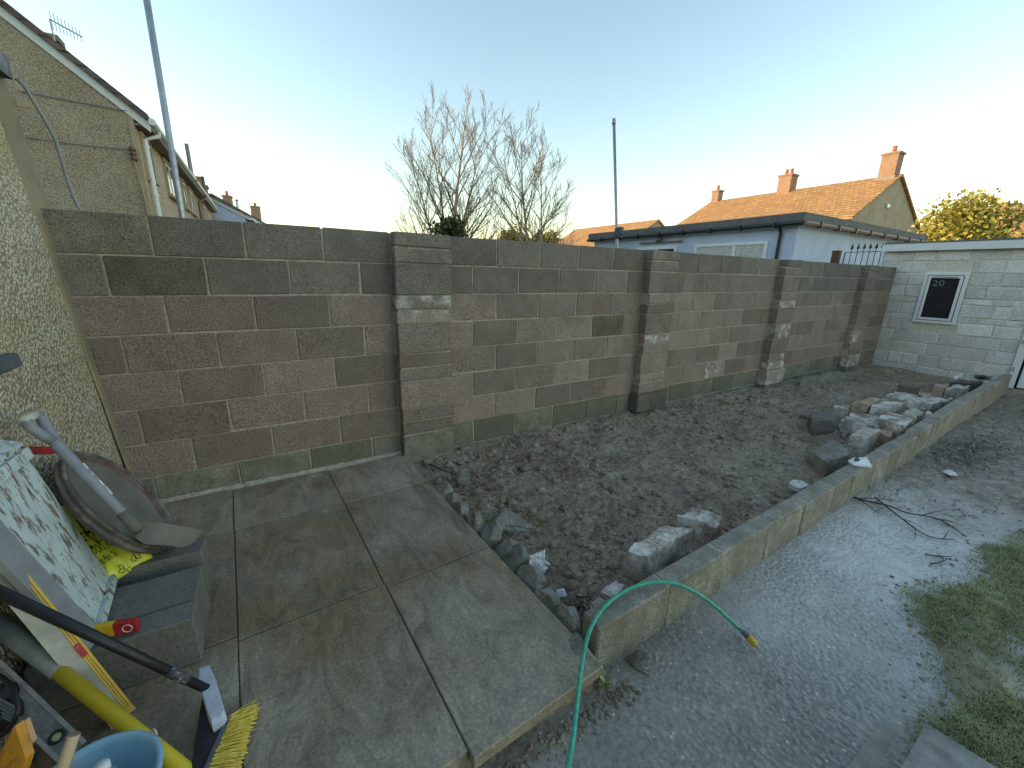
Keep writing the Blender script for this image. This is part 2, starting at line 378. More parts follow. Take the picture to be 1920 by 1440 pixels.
# path: wet exposed concrete in front of the kerb
def path_z(x, y): return -.115 - .010*max(0, x-5) + .006*fbm(x, y, 2, 4, 2.5) + (.012*fbm(x, y, 4, 4, 9) if x > 4.6 else 0)
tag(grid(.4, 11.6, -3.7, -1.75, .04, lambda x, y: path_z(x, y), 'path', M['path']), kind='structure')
def edge_y(x): return -2.80 + .07*math.sin(x*2.1+1) + .06*fbm(x, 0, 3, 5, 2) + (.22*max(0, 3.2-x)*-1 if x < 3.2 else 0)
def turf_z(x, y):
    k = min(1, max(0, (edge_y(x)-y)/.25))
    return -.135 + .055*k + .028*fbm(x, y, 5, 4, 3)*k - .010*max(0, x-5) + .018*fbm(x, y, 8, 4, 12)*k
tag(grid(1.7, 13.0, -5.0, -2.5, .03, turf_z, 'lawn', M['mud']), kind='structure')

# ------------------------------------------------------------------ boundary wall of concrete blocks with piers
TOP = 1.745
wall = thing('boundary_wall', 'long brown concrete block boundary wall with stepped piers', 'wall', (5.3, .05, -.3))
PIERS = [1.35+2.7*k for k in range(4)]
m = MB(); m.span((-.44, .007, -.32), (10.99, .093, TOP-.007)); m.build('mortar', M['mortar'], wall)
def rowmat(r, x):
    if r <= 2: return M['block_grey']
    if r >= 9 or (r == 8): return M['block_moss']
    return M['block']
special = {(2, 1): 'block_sooty', (4, 9): 'block_sooty', (1, 0): 'block_sooty'}
bays = [(-.45, 1.35)]+[(p+.45, (PIERS[i+1] if i < 3 else 11.0)) for i, p in enumerate(PIERS)]
cnt = {}
for bi, (a, b) in enumerate(bays):
    for r in range(1, 10):
        zt = TOP-.225*(r-1); x = a; first = True
        while x < b-.02:
            L = .45
            if r % 2 == 0 and first: L = .225
            first = False; e = min(b, x+L)
            if e-x > .05:
                k = cnt[r] = cnt.get(r, -1)+1
                mt = M[special[r, k]] if (r, k) in special else rowmat(r, x)
                if r == 7 and bi == 2 and abs(x-5.4) < .3: mt = M['block_pale']
                if bi == 0 and r == 8 and x > .35: mt = M['block_grey'] if x > .7 else M['block_moss']
                piece('block', ((x+e)/2, .05+random.uniform(-.002, .002), zt-.1075), (e-x-.011, .1, .2145), mt, wall, (random.uniform(-.002, .002), random.uniform(-.003, .003), random.uniform(-.003, .003)))
            x = e
for pi_, p in enumerate(PIERS):
    pier = D.objects.new('pier', None); pier.location = Vector((p+.22, -.05, -.3))-wall.location; link(pier, wall); pl = Vector((p+.22, -.05, -.3))
    m = MB(); m.span((p+.012, -.086, -.32), (p+.428, .006, TOP-.006))
    q = m.build('mortar', M['mortar']); q.parent = pier; q.matrix_parent_inverse = Matrix.Translation(-pl)
    def pb(c, size, mt, rz=0):
        o = D.objects.new('block', block_mesh(*size, mt, jit=.004)); o.location = Vector(c)-pl; o.rotation_euler = (0, random.uniform(-.004, .004), rz+random.uniform(-.012, .012)); link(o, pier)
    for r in range(1, 10):
        zt = TOP-.225*(r-1)
        if r % 2 == 0 or r >= 8:
            mt = M['block_grey'] if r == 2 else (M['block'] if r < 8 else M['block_moss'])
            if pi_ == 3 and r == 6: mt = M['block_pale']
            w_ = (.44 if (r < 8 or pi_ == 0) else .50)-random.uniform(0, .012)
            dp = .1 if (r < 8 or pi_ == 0) else .13
            if r >= 8 and pi_ > 0: mt = M['block_pale'] if r == 8 and pi_ > 1 else M['block_sooty']
            pb((p+.22, -dp/2+random.uniform(-.003, .003), zt-.1075), (w_, dp, .2145), mt)
        else:
            for h in (0, 1):
                mt = M['block_grey'] if r == 1 else M['block']
                if (pi_, r) in ((0, 3), (2, 5)) or (pi_, r, h) in ((2, 3, 1), (1, 5, 0), (2, 7, 1), (2, 7, 0)): mt = M['block_pale']
                pb((p+.22+random.uniform(-.006, .006), -.05+random.uniform(-.012, .003), zt-.05-h*.1125), (.438-random.choice((0, .008, .016)), .1, .096), mt)

# ------------------------------------------------------------------ paving
sk = .058
pav = thing('patio_paving', 'patio of large wet brown-grey concrete paving slabs beside wall', 'paving', (.5, -1.2, -.08))
m = MB(); m.prism([(-.5, .0, -.014), (1.33, -.02, -.014), (1.45, -2.28, -.014), (-.4, -2.27, -.014)], (0, 0, -.16)); m.build('bedding', M['soil'], pav)
xs = [-1.0, -.41, .19, .79, 1.37]; ys = [(-2.31, -1.4515), (-1.4455, -.5815), (-.5755, -.035)]
for i in range(4):
    for j, (ya, yb) in enumerate(ys):
        x0, x1 = xs[i]+.003, xs[i+1]-.003
        if x1 < -.3 : continue
        x0 = max(x0, -.38)
        cx_, cy_ = (x0+x1)/2, (ya+yb)/2
        off = -sk*(cy_+.3)
        piece('slab', (cx_+off, cy_, -.026+random.uniform(-.002, .002)), (x1-x0, yb-ya, .052), M['slab'], pav, (random.uniform(-.004, .004), random.uniform(-.004, .004), math.atan(sk)), ch=.0035, jit=.002, variants=1)
# mortar fillet where the wall meets the slabs
m = MB()
for i in range(60):
    x = -.30+i*.0275; d = .03+.02*fbm(x, 0, 2, 3, 8)
    a = (x, -.002, .004+.012*random.random()); m.add([(x, -.004, -.04), (x+.029, -.004, -.04), (x+.029, -d-.02, -.035), (x, -d-.02, -.035), (x, -.004, .014+.008*random.random()), (x+.029, -.004, .014), (x+.029, -d, -.002), (x, -d, -.002)], [(4, 5, 6, 7), (3, 7, 6, 2), (0, 4, 7, 3), (1, 2, 6, 5)])
m.build('mortar_fillet', M['mortar'], pav)

# ------------------------------------------------------------------ kerb wall of the bed
kerb = thing('kerb_wall', 'low kerb of single concrete blocks on edge along the soil bed', 'kerb', (5.5, -2.1, -.3))
x = 1.50; i = 0
m = MB()
K = [(1.52+.1*k) for k in range(84)]
for a, b in zip(K[:-1], K[1:]):
    zt = .112 if a < 5.45 else .142
    m.add([(a, kerb_y(a)+.006, -.33), (b, kerb_y(b)+.006, -.33), (b, kerb_y(b)+.094, -.33), (a, kerb_y(a)+.094, -.33), (a, kerb_y(a)+.006, zt), (b, kerb_y(b)+.006, zt), (b, kerb_y(b)+.094, zt), (a, kerb_y(a)+.094, zt)], [(0, 1, 5, 4), (3, 7, 6, 2), (4, 5, 6, 7), (0, 4, 7, 3), (1, 2, 6, 5)])
m.build('mortar', M['mortar'], kerb)
while x < 9.9:
    L = random.choice((.44, .44, .44, .30)); zt = .117 if x < 5.4 else .148
    yc = kerb_y(x+L/2)+.05; rz = math.atan((kerb_y(x+L)-kerb_y(x))/L)
    piece('block', (x+L/2, yc+random.uniform(-.004, .004), zt-.14+random.uniform(-.003, .003)), (L-.004, .1, .28), M['kerb'], kerb, (random.uniform(-.012, .012), random.uniform(-.004, .004), rz+random.uniform(-.008, .008)), ch=.008, jit=.004)
    x += L+.004

# ------------------------------------------------------------------ near house, its wall faces the patio
house = thing('pebbledash_house', 'cream pebbledash house wall rising at the left edge of the patio', 'house', (-3, -2.5, -.3))
def lean(v): return Vector((v[0]-.07*max(0, v[2]), v[1], v[2]))
def hpart(name, mat, *boxes, ch=0):
    m = MB()
    for a, b in boxes: m.span(a, b, ch)
    m.v = [lean(v) for v in m.v]; return m.build(name, mat, house)
hb = -.035
hpart('wall', M['dash_near'], ((-.55, -9, -.32), (-.30, hb, 1.13)), ((-.55, -.92, 1.13), (-.30, hb, 2.02)), ((-.55, -9, 1.13), (-.30, -2.0, 2.02)), ((-.55, -9, 2.02), (-.30, hb, 2.36)))
m = MB(); prev = None                                         # smooth render quoin with an uneven edge
for i in range(25):
    z = -.3+i*2.66/24; e = hb-.035+.012*fbm(0, z, 1, 3, 5)+.018*max(0, .8-z)
    row = [lean((-.30, e, z)), lean((-.291, e+.012, z)), lean((-.291, .13, z)), lean((-.55, .13, z))]
    k = len(m.v); m.v += row
    if prev is not None: m.f += [(prev+j, prev+j+1, k+j+1, k+j) for j in range(3)]
    prev = k
m.build('quoin_render', M['render'], house)
hpart('window_sill', M['felt'], ((-.46, -2.06, 1.075), (-.265, -.80, 1.13)), ch=.008)
wn = hpart('window', M['black_plastic'], ((-.52, -2.0, 1.13), (-.47, -1.94, 2.02)), ((-.52, -.98, 1.13), (-.47, -.92, 2.02)), ((-.52, -1.94, 1.96), (-.4702, -.98, 2.02)), ((-.52, -1.94, 1.13), (-.4702, -.98, 1.19)))
q = hpart('pane', M['glass'], ((-.51, -1.94, 1.19), (-.50, -.98, 1.96))); q.parent = wn; q.matrix_parent_inverse = Matrix.Identity(4)
m = MB(); m.prism([(-.415, .09, 2.335), (-.415, .09, 2.43), (-.56, .09, 2.43), (-.56, .09, 2.335)], (0, -9.1, 0)); m.build('gutter', M['black_plastic'], house)
m = MB(); m.prism([(-.44, .09, 2.435), (-.46, .09, 2.50), (-5.5, .09, 3.7), (-5.5, .09, 2.435)], (0, -9.1, 0)); m.build('roof', M['brown_tile'], house)
m = MB(); m.span((-5.4, -9, -.32), (-.56, .08, 2.43)); m.build('inner_walls', M['render'], house)
m = MB(); m.prism([(-5.5, -9, -.32), (-5.5, -9, 5.0), (-9, -9, 7.4), (-12.5, -9, 5.0), (-12.5, -9, -.32)], (0, 17.5, 0)); m.build('sun_blocker_house', M['dash_near'], house)  # unseen main house and roof, added to block low sun from the yard
m = MB(); m.prism([(-5.2, -9.1, 4.80), (-5.2, -9.1, 4.95), (-9, -9.1, 7.56), (-12.8, -9.1, 4.95), (-12.8, -9.1, 4.80), (-9, -9.1, 7.41)], (0, 17.62, 0)); m.build('sun_blocker_roof', M['brown_tile'], house)

# ------------------------------------------------------------------ garage at the far end of the bed
GX = 11.0
gar = thing('block_garage', 'grey split-face block garage with flat roof and small white window', 'garage', (13, -2, -.3))
m = MB()
m.span((GX+.012, .23, -.32), (GX+.2, -.43, 2.08)); m.span((GX+.012, -1.0, -.32), (GX+.2, -1.80, 2.08)); m.span((GX+.012, -.43, -.32), (GX+.2, -1.0, .76)); m.span((GX+.012, -.43, 1.66), (GX+.2, -1.0, 2.08))
m.span((GX+.2, .24, -.32), (GX+6, .05, 2.08)); m.span((GX+.012, -1.8, 1.95), (GX+.2, -5.5, 2.08)); m.span((GX+.012, -2.75, -.32), (GX+.2, -5.5, 1.95)); m.span((GX+5.8, .05, -.32), (GX+6, -5.5, 2.08)); m.span((GX+.2, -5.3, -.32), (GX+5.8, -5.5, 2.08))
m.build('mortar', M['mortar_pale'], gar)
z = 2.07
while z > -.3:
    h = random.choice((.21, .21, .215, .10)); y = .23-random.choice((0, .1, .2, .3))
    ya = .235
    while ya > -5.4:
        L = random.choice((.44, .44, .30, .215)); yb = ya-L
        if yb < -1.8 and ya > -1.78 and z-h < 1.95: yb = -1.79
        inwin = (yb < -.43 and ya > -1.0 and z > .76 and z-h < 1.66); indoor = ya <= -1.78 and ya > -2.74 and z-h < 1.95
        segs = [(ya, yb)]
        if inwin: segs = [(ya, max(yb, -.43))] if ya > -.43 else []; segs += [(-1.0, yb)] if yb < -1.0 else []
        if indoor: segs = []
        for s0, s1 in segs:
            if s0-s1 > .04: piece('block', (GX+.05+random.uniform(-.004, .004), (s0+s1)/2, z-h/2), (.1, s0-s1-.012, h-.012), M['garage'], gar, (random.uniform(-.006, .006), 0, random.uniform(-.006, .006)), ch=.011, jit=.006, variants=6)
        ya = yb
    z -= h
m = MB(); m.span((GX-.07, .25, 2.075), (GX+6.1, -5.7, 2.20)); m.build('flat_roof', M['felt'], gar)
m = MB(); m.span((GX-.095, .275, 2.04), (GX-.071, -5.7, 2.165)); m.span((GX-.071, .251, 2.05), (GX+6, .274, 2.165)); m.build('fascia', M['white_pvc'], gar)
def window(parent, x, y0, y1, z0, z1, fw, mat, glass, mull=(), name='window', recess=.0, axis='x', depth=.05):
    m = MB()
    def sp(a0, a1, b0, b1, d0, d1):
        if axis == 'x': m.span((x+d0, a0, b0), (x+d1, a1, b1), .004)
        else: m.span((a0, x+d0, b0), (a1, x+d1, b1), .004)
    sp(y0, y0+fw, z0, z1, -.015, depth); sp(y1-fw, y1, z0, z1, -.015, depth); sp(y0+fw, y1-fw, z1-fw, z1, -.0148, depth); sp(y0+fw, y1-fw, z0, z0+fw, -.0148, depth)
    for q in mull: sp(q-fw/2, q+fw/2, z0+fw, z1-fw, -.0146, depth)
    f = m.build(name, mat, parent)
    edges = [y0+fw]+[e for q in mull for e in (q-fw/2, q+fw/2)]+[y1-fw]
    for a, b in zip(edges[::2], edges[1::2]):
        m = MB(); sp(a, b, z0+fw, z1-fw, .012, .018)
        m.build('pane', glass, f)
    return f
gw = window(gar, GX-.02, -1.0, -.43, .76, 1.66, .05, M['white_pvc'], M['glass'])
m = MB(); m.span((GX-.045, -.94, .82), (GX-.03, -.90, 1.60), .003); m.span((GX-.045, -.53, .82), (GX-.03, -.49, 1.60), .003); m.span((GX-.0448, -.90, 1.56), (GX-.0302, -.53, 1.60), .003); m.span((GX-.0448, -.90, .82), (GX-.0302, -.53, .86), .003)
m.build('opening_sash', M['white_pvc'], gar)
cu = D.curves.new('digits', 'FONT'); cu.body = '20'; cu.size = .15; cu.resolution_u = 2
ob = D.objects.new('digits', cu); COL.objects.link(ob); me = D.meshes.new_from_object(ob.evaluated_get(bpy.context.evaluated_depsgraph_get())); D.objects.remove(ob)
m = MB(); m.v = [Vector((GX-.0105, -.555-v.co.x*1.1, 1.42+v.co.y)) for v in me.vertices]; m.f = [tuple(p.vertices) for p in me.polygons]; m.build('pane_digits', plain('grey_digits', (.17, .18, .19), .5, .4, 30), gar)  # plain grey digits set flat against the pane
m = MB(); m.span((GX-.05, -.87, 1.57), (GX-.0455, -.56, 1.588)); m.build('trickle_vent', M['grey_plastic'], gar)
gdoor = window(gar, GX-.02, -2.74, -1.80, -.27, 1.95, .09, M['white_pvc'], M['glass'], name='door')
m = MB(); m.span((GX-.04, -2.62, -.16), (GX-.012, -1.92, .75), .01); m.build('door_panel', M['white_pvc'], gar)
for zz in (-.02, .1, .55):
    m = MB(); m.span((GX-.05, -1.835, zz), (GX-.036, -1.815, zz+.07), .003); m.build('hinge', M['steel'], gar)
m = MB(); m.span((GX-.12, .23, -.32), (GX+.011, -1.75, -.18), .01); m.build('footing', M['concrete'], gar)

# ================================================================== HOUSES BEYOND THE WALL
def gable_house(name, label, base, ang, L, W, ez, rz, wallm, roofm, over=.22, verge=.08, barge=None, gable_mat=None, cat='house'):
    """ridge along local y (0..L), front face x = 0, back face x = -W; returns (thing, local->world)"""
    R = rotz(ang); b = Vector((base[0], base[1], 0))
    T = lambda v: R @ Vector(v) + b
    t = thing(name, label, cat, tuple(T((-W/2, L/2, -.32))))
    def mk(m, nm, mat, parent=None, sm=False):
        m.v = [T(v) for v in m.v]; return m.build(nm, mat, parent or t, sm)
    m = MB(); m.prism([(0, .03, -.32), (0, .03, ez), (-W/2, .03, rz), (-W, .03, ez), (-W, .03, -.32)], (0, L-.03, 0)); mk(m, 'wall', wallm)
    if gable_mat:
        m = MB(); m.prism([(-.06, 0, -.32), (-.06, 0, ez-.04), (-W/2, 0, rz-.06), (-W+.06, 0, ez-.04), (-W+.06, 0, -.32)], (0, .029, 0)); mk(m, 'gable_wall', gable_mat)
    s = (rz-ez)/(W/2); th = .13; nb = None
    m = MB()
    for sg in (0, 1):
        e = (over, ez-over*s) if not sg else (-W-over, ez-over*s)
        m.prism([(e[0], -verge, e[1]+.02), (e[0], -verge, e[1]+.02+th), (-W/2, -verge, rz+.02+th), (-W/2, -verge, rz+.02)], (0, L+2*verge, 0))
    roof = mk(m, 'roof', roofm)
    if barge:
        m = MB()
        for sg in (0, 1):
            x0 = over if not sg else -W-over
            m.prism([(x0, -.03, ez-over*s-.16), (x0, -.03, ez-over*s+.018), (-W/2, -.03, rz+.018), (-W/2, -.03, rz-.16)], (0, .028, 0))
        mk(m, 'bargeboard', barge)
    return t, mk, roof, s
def chimney(mk, roof, x, y, z0, z1, w, d, pots=1, mat=None):
    m = MB(); m.box((x, y, (z0+z1)/2), (w, d, z1-z0)); m.box((x, y, z1-.05), (w+.12, d+.12, .12)); c = mk(m, 'chimney', mat or M['brick'], roof)
    c.matrix_parent_inverse = Matrix.Identity(4)
    for i in range(pots):
        yy = y+(i-(pots-1)/2)*.34
        m = MB(); m.tube([(x, yy, z1), (x, yy, z1+.12), (x, yy, z1+.34), (x, yy, z1+.40)], [.13, .12, .10, .13], 10); q = mk(m, 'chimney_pot', M['terracotta'], roof); q.matrix_parent_inverse = Matrix.Identity(4)

# ---- terrace on the left, gable towards us
TX, TY, TW = -1.3, 8.6, 6.4
ez = 4.44; rz = ez+.845*TW/2
ter, mk, roof, s_ = gable_house('terraced_house', 'pebbledashed gable end house with peach side wall beyond the boundary wall', (TX, TY), 0, 15.6, TW, ez, rz, M['dash_peach'], M['brown_tile'], .25, .1, M['white_pvc'], M['dash_far'])
for y0, y1 in ((.32, .92), (2.65, 4.05), (5.4, 6.3), (6.9, 8.1), (11.0, 12.6)):
    f = window(ter, TX, TY+y0, TY+y1, 3.28, 4.06, .06, M['timber'] if y0 < 1 else M['white_pvc'], M['glass'], mull=((TY+(y0+y1)/2,) if y1-y0 > 1 else ()), depth=.03)
    m = MB(); m.span((TX, TY+y0-.08, 3.20), (TX+.10, TY+y1+.08, 3.275), .008); m.build('window_sill', M['cream_render'], ter)
    m = MB(); m.span((TX, TY+y0-.07, 3.28), (TX+.06, TY+y0-.002, 4.13)); m.span((TX, TY+y1+.002, 3.28), (TX+.06, TY+y1+.07, 4.13)); m.span((TX, TY+y0-.002, 4.062), (TX+.06, TY+y1+.002, 4.13)); m.build('window_surround', M['cream_render'], ter)
gut = []
m = MB(); m.tube([(TX+.30, TY-.1, ez-.19), (TX+.30, TY+15.6, ez-.19)], .065, 10); m.build('gutter', M['white_pvc'], ter)
m = MB(); m.span((TX+.001, TY, ez-.27), (TX+.235, TY+15.6, ez-.23)); m.build('soffit', M['timber'], ter)
m = MB(); m.span((TX+.236, TY, ez-.28), (TX+.256, TY+15.6, ez-.12)); m.build('fascia', M['white_pvc'], ter)
m = MB(); m.tube([(TX+.30, TY+.45, ez-.22), (TX+.30, TY+.45, ez-.32), (TX+.08, TY+.28, ez-.46), (TX+.08, TY+.28, -.3)], .045, 10); m.build('downpipe', M['white_pvc'], ter)
for zz in (ez-.62, 2.9, 1.4):
    m = MB(); m.tube([(TX+.08, TY+.28, zz), (TX+.08, TY+.28, zz+.06)], .055, 10); m.build('pipe_bracket', M['white_pvc'], ter)
m = MB(); m.tube([(TX+.30, TY+9.6, ez-.22), (TX+.28, TY+9.55, ez-.35), (TX+.08, TY+9.2, ez-.55), (TX+.08, TY+9.2, -.3)], .05, 10); m.build('downpipe', M['brown_plastic'], ter)
m = MB(); m.tube([(TX+.35, TY+6.3, ez-.25), (TX+.25, TY+6.3, ez-.02), (TX+.25, TY+6.3, ez+.85)], [.06, .06, .055], 10); m.build('vent_pipe', M['grey_plastic'], ter)
m = MB(); m.tube([(TX+.1, TY+12.4, ez-.1), (TX+.1, TY+12.4, ez+.9)], .06, 10); m.build('vent_pipe', M['felt'], ter)
m = MB(); m.span((TX-.001, TY-.012, -.3), (TX-.085, TY-.001, ez-.05)); m.build('corner_trim', M['cream_render'], ter)
a = ony(62, 204, TY); b = ony(30, 186, TY)
m = MB(); m.span((a.x, TY-.015, a.z), (b.x, TY-.001, b.z), .004); m.build('air_brick', M['cream_render'], ter)
for q in ([(35, 170), (120, 186), (238, 208)], [(36, 255), (140, 270), (244, 281)]):
    m = MB(); m.tube([ony(*p, TY-.03) for p in q], .010, 6); m.build('wall_cable', M['grey_plastic'], ter)
for k, (py, r_) in enumerate(((279, .05), (288, .045), (297, .05))):
    p = ony(248+k*2, py, TY-.06); m = MB(); m.lathe([(.0, -.05), (r_, -.04), (r_*.6, 0), (r_, .04), (0, .05)], p, (0, -1, .1), 12); m.build('cable_insulator', M['brown_plastic'], ter, True)
m = MB()
m.tube([ony(250, 295, TY-.05), ony(266, 352, TY-.05), ony(281, 412, TY-.05)], .016, 6); m.build('wall_conduit', M['cream_render'], ter)
pc_ = ony(92, 62, TY+3.2); chimney(mk, roof, pc_.x-TX, 3.2, pc_.z-1.6, pc_.z-.08, .24, .3, 0, M['block_grey']); chimney(mk, roof, -.25, 15.15, 4.4, 5.35, .55, .55, 1)
# tv aerial on the gable house
p0, p1, p2 = ony(104, 82, 10.5), ony(93, 36, 10.5), ony(155, 70, 10.5)
ae = thing('tv_aerial', 'spiky metal tv aerial on the roof of the gable house', 'aerial', tuple(p0))
m = MB(); m.tube([p0-Vector((0, 0, .5)), p1], .014, 6); m.build('mast', M['steel'], ae)
m = MB(); m.tube([p1, p2], .012, 6); m.build('boom', M['steel'], ae)
for i in range(9):
    c = p1.lerp(p2, .05+i*.11); h = .17-.008*i
    m = MB(); m.tube([c-Vector((0, 0, h)), c+Vector((0, 0, h))], .007, 5); m.build('rod', M['steel'], ae)

# ---- pale terrace further along, turned a little to the right
def far_terrace(label, p_near, p_far, W, ez, rz, wallm, roofm, chims, win=True, name='terraced_house'):
    d = Vector(p_far)-Vector(p_near); ang = math.atan2(-d.x, d.y); L = d.length
    t, mk, roof, s = gable_house(name, label, p_near, ang, L, W, ez, rz, wallm, roofm, .25, .12, M['white_pvc'])
    for (y, w_, h_, n) in chims: chimney(mk, roof, -W/2, y, rz-.5, rz+h_, w_, w_*1.3, n)
    m = MB(); m.tube([(.32, 0, ez-.2), (.32, L, ez-.2)], .07, 8); mk(m, 'gutter', M['white_pvc'])
    for k in range(int(L/4)):
        for z0, z1 in ((3.0, 4.1), (.6, 1.8)):
            m = MB(); m.span((-.01, 1.2+4*k, z0), (.03, 2.6+4*k, z1)); f = mk(m, 'window', M['white_pvc'])
            m = MB(); m.span((.031, 1.3+4*k, z0+.1), (.036, 2.5+4*k, z1-.1)); g = mk(m, 'pane', M['glass'], f); g.matrix_parent_inverse = Matrix.Identity(4)
        m = MB(); m.tube([(.1, .5+4*k, -.3), (.1, .5+4*k, ez-.2)], .05, 6); mk(m, 'downpipe', M['black_plastic'] if k == 0 else M['white_pvc'])
    return t
far_terrace('pale blue terraced house with slate roof and brick chimney far left', (.15, 24.7), (1.3, 38), 7, 4.25, 6.1, M['blue_render'], M['slate'], [])
far_terrace('white terraced house with slate roof and small chimney furthest down the row', (1.4, 38.3), (6.0, 66), 7, 4.9, 6.9, M['white_render'], M['slate'], [(5, .6, .7, 1), (18, .85, 1.5, 2)])
for (px, py0, py1, Y_, lab) in ((444, 377, 414, 30, 'thin white flue pipe standing against the slate terrace'), (470, 412, 425, 44, 'short flue pipe low on the far slate terrace')):
    a, b = ony(px, py0, Y_), ony(px, py1, Y_); fl = thing('flue_pipe', lab, 'pipe', (a.x, Y_, b.z))
    m = MB(); m.tube([(a.x, Y_, -.32), (a.x, Y_, a.z)], .075, 8); m.build('pipe', M['white_pvc'], fl)
    m = MB(); m.tube([(a.x, Y_, a.z+.001), (a.x, Y_, a.z+.12)], [.11, .03], 8); m.build('cowl', M['felt'], fl)

# ---- orange roofed houses on the right
oh, mk, roof, s_ = gable_house('orange_roof_house', 'big house with sunlit orange tiled roof and three brick chimneys', (40.2, 8.2), 0, 12.6, 10.4, 5.0, 7.75, M['cream_render'], M['orange_tile'], .3, .12)
chimney(mk, roof, -5.2, .6, 6.9, 9.15, .82, .82, 1)
m = MB(); m.box((-5.2, .6, 7.6), (1.0, 1.0, .4)); q = mk(m, 'chimney_flashing', M['step'], roof); q.matrix_parent_inverse = Matrix.Identity(4)
chimney(mk, roof, -5.2, 6.6, 7.0, 8.95, .9, .9, 2); chimney(mk, roof, -5.2, 12.2, 7.0, 8.7, .62, .62, 1)
m = MB(); m.span((-5.2-1.0, -.06, 5.9), (-5.2-.6, 0, 6.1)); mk(m, 'alarm_box', M['white_pvc'])
p = onx(1234, 414, 36); L2 = 13
oh2, mk, roof, s_ = gable_house('orange_roof_house', 'lower house with plain orange roof behind the left pole', (40.0, p.y), 0, L2, 8.0, p.z-2.4, p.z, M['cream_render'], M['orange_tile'], .3, .12)
p = ony(1073, 447, 62)
oh3, mk, roof, s_ = gable_house('orange_roof_house', 'tiny distant orange gable beside the yellow bush', (p.x+4, 62), 0, 10, 8.0, p.z-2.2, p.z, M['white_render'], M['orange_tile'], .3, .12)
p, p2 = onx(1925, 384, 60), onx(1772, 404, 60)
oh4, mk, roof, s_ = gable_house('orange_roof_house', 'distant house with long orange roof behind the golden bush', (66, p.y-3), 0, p2.y-p.y+3, 12, p.z-3, p.z, M['cream_render'], M['orange_tile'], .3, .1)
m = MB(); m.span((-12.05, 2, .5), (-12.0, 4, 2.2)); mk(m, 'window', M['white_pvc'])

# ---- pale blue flat-roofed building
BX, BY = 13.3, 3.0
blue = thing('flat_roof_building', 'pale blue rendered single storey building with dark flat roof', 'building', (17, 7, -.3))
m = MB(); m.span((BX, BY, -.32), (BX+9, BY+8.2, 2.90)); m.build('wall', M['blue_render'], blue)
m = MB(); m.span((BX-.20, BY-.20, 3.0), (BX+9.2, BY+8.4, 3.22)); m.build('flat_roof', M['felt'], blue)
m = MB(); m.span((BX-.14, BY-.14, 2.88), (BX+9.1, BY+8.3, 2.995)); m.build('fascia', M['white_pvc'], blue)
m = MB(); m.tube([(BX-.22, BY-.2, 2.95), (BX-.22, BY+8.4, 2.95)], .06, 8); m.build('gutter', M['black_plastic'], blue)
m = MB(); m.tube([(BX-.2, BY-.23, 2.95), (BX+9.2, BY-.23, 2.95)], .065, 8); m.build('gutter', M['brown_plastic'], blue)
for k in range(8):
    m = MB(); m.box((BX+.6+k*1.1, BY-.24, 2.94), (.05, .15, .15)); m.build('gutter_bracket', M['black_plastic'], blue)
for k in range(8):
    m = MB(); m.box((BX-.23, BY+.5+k*1.0, 2.94), (.15, .05, .15)); m.build('gutter_bracket', M['black_plastic'], blue)
m = MB(); m.tube([(BX-.2, BY+.4, 2.92), (BX-.07, BY+.4, 2.75), (BX-.07, BY+.4, -.3)], .045, 8); m.build('downpipe', M['black_plastic'], blue)
f = window(blue, BX-.03, BY+.72, BY+3.12, 1.35, 2.55, .09, M['white_pvc'], M['curtain'], mull=(BY+1.72,))
f = window(blue, BX-.03, BY+3.85, BY+5.7, .0, 2.55, .10, M['white_pvc'], M['glass'], mull=(BY+4.75,), name='door')
m = MB(); m.box((BX-.05, BY+4.6, 2.70), (.06, 1.9, .05)); m.build('door_canopy', M['timber'], blue)
m = MB(); m.box((BX-.12, BY+4.6, 2.80), (.1, .22, .16), Matrix.Rotation(.4, 3, 'Y'), .015); m.build('flood_lamp', M['felt'], blue)
p = ony(1661, 491, BY)
m = MB(); m.span((p.x-.30, BY-.06, p.z-1.4), (p.x+.30, BY-.003, p.z+.42), .01); f = m.build('window', M['white_pvc'], blue)
m = MB(); m.span((p.x-.16, BY-.068, p.z-.22), (p.x+.16, BY-.061, p.z+.22)); m.build('yellow_panel', plain('yellow_panel', (.72, .46, .10), .6, .1, 5), f)  # flat yellow rectangle inside the white frame

# ---- gate, post
GATE_X = 11.9
gate = thing('iron_gate', 'small black iron gate with spear tops behind the wall end', 'gate', (GATE_X, .8, -.3))
ya, yb = onx(1672, 471, GATE_X), onx(1585, 473, GATE_X); zt = ya.z
m = MB(); m.box((GATE_X, (ya.y+yb.y)/2, zt), (.02, abs(yb.y-ya.y), .012)); m.box((GATE_X, (ya.y+yb.y)/2, .1), (.02, abs(yb.y-ya.y), .012)); m.build('rail', M['iron'], gate)
for e in (ya.y, yb.y):
    m = MB(); m.box((GATE_X, e, zt/2-.15), (.022, .016, zt+.3)); m.build('stile', M['iron'], gate)
for k in range(7):
    px = 1596+k*11.3; q = onx(px, 473, GATE_X).y; tz = zt+.14
    m = MB(); m.tube([(GATE_X, q, -.1), (GATE_X, q, tz-.06)], .007, 6); br = m.build('bar', M['iron'], gate)
    m = MB(); m.add([(GATE_X, q-.03, tz-.06), (GATE_X+.008, q, tz-.06), (GATE_X, q+.03, tz-.06), (GATE_X-.008, q, tz-.06), (GATE_X, q, tz+.05), (GATE_X, q, tz-.085)], [(0, 1, 4), (1, 2, 4), (2, 3, 4), (3, 0, 4), (1, 0, 5), (2, 1, 5), (3, 2, 5), (0, 3, 5)])
    m.build('spear_tip', M['iron'], br)
p = onx(1570, 470, 12.6)
post = thing('timber_post', 'reddish brown timber post left of the iron gate', 'post', (12.6, p.y, -.3))
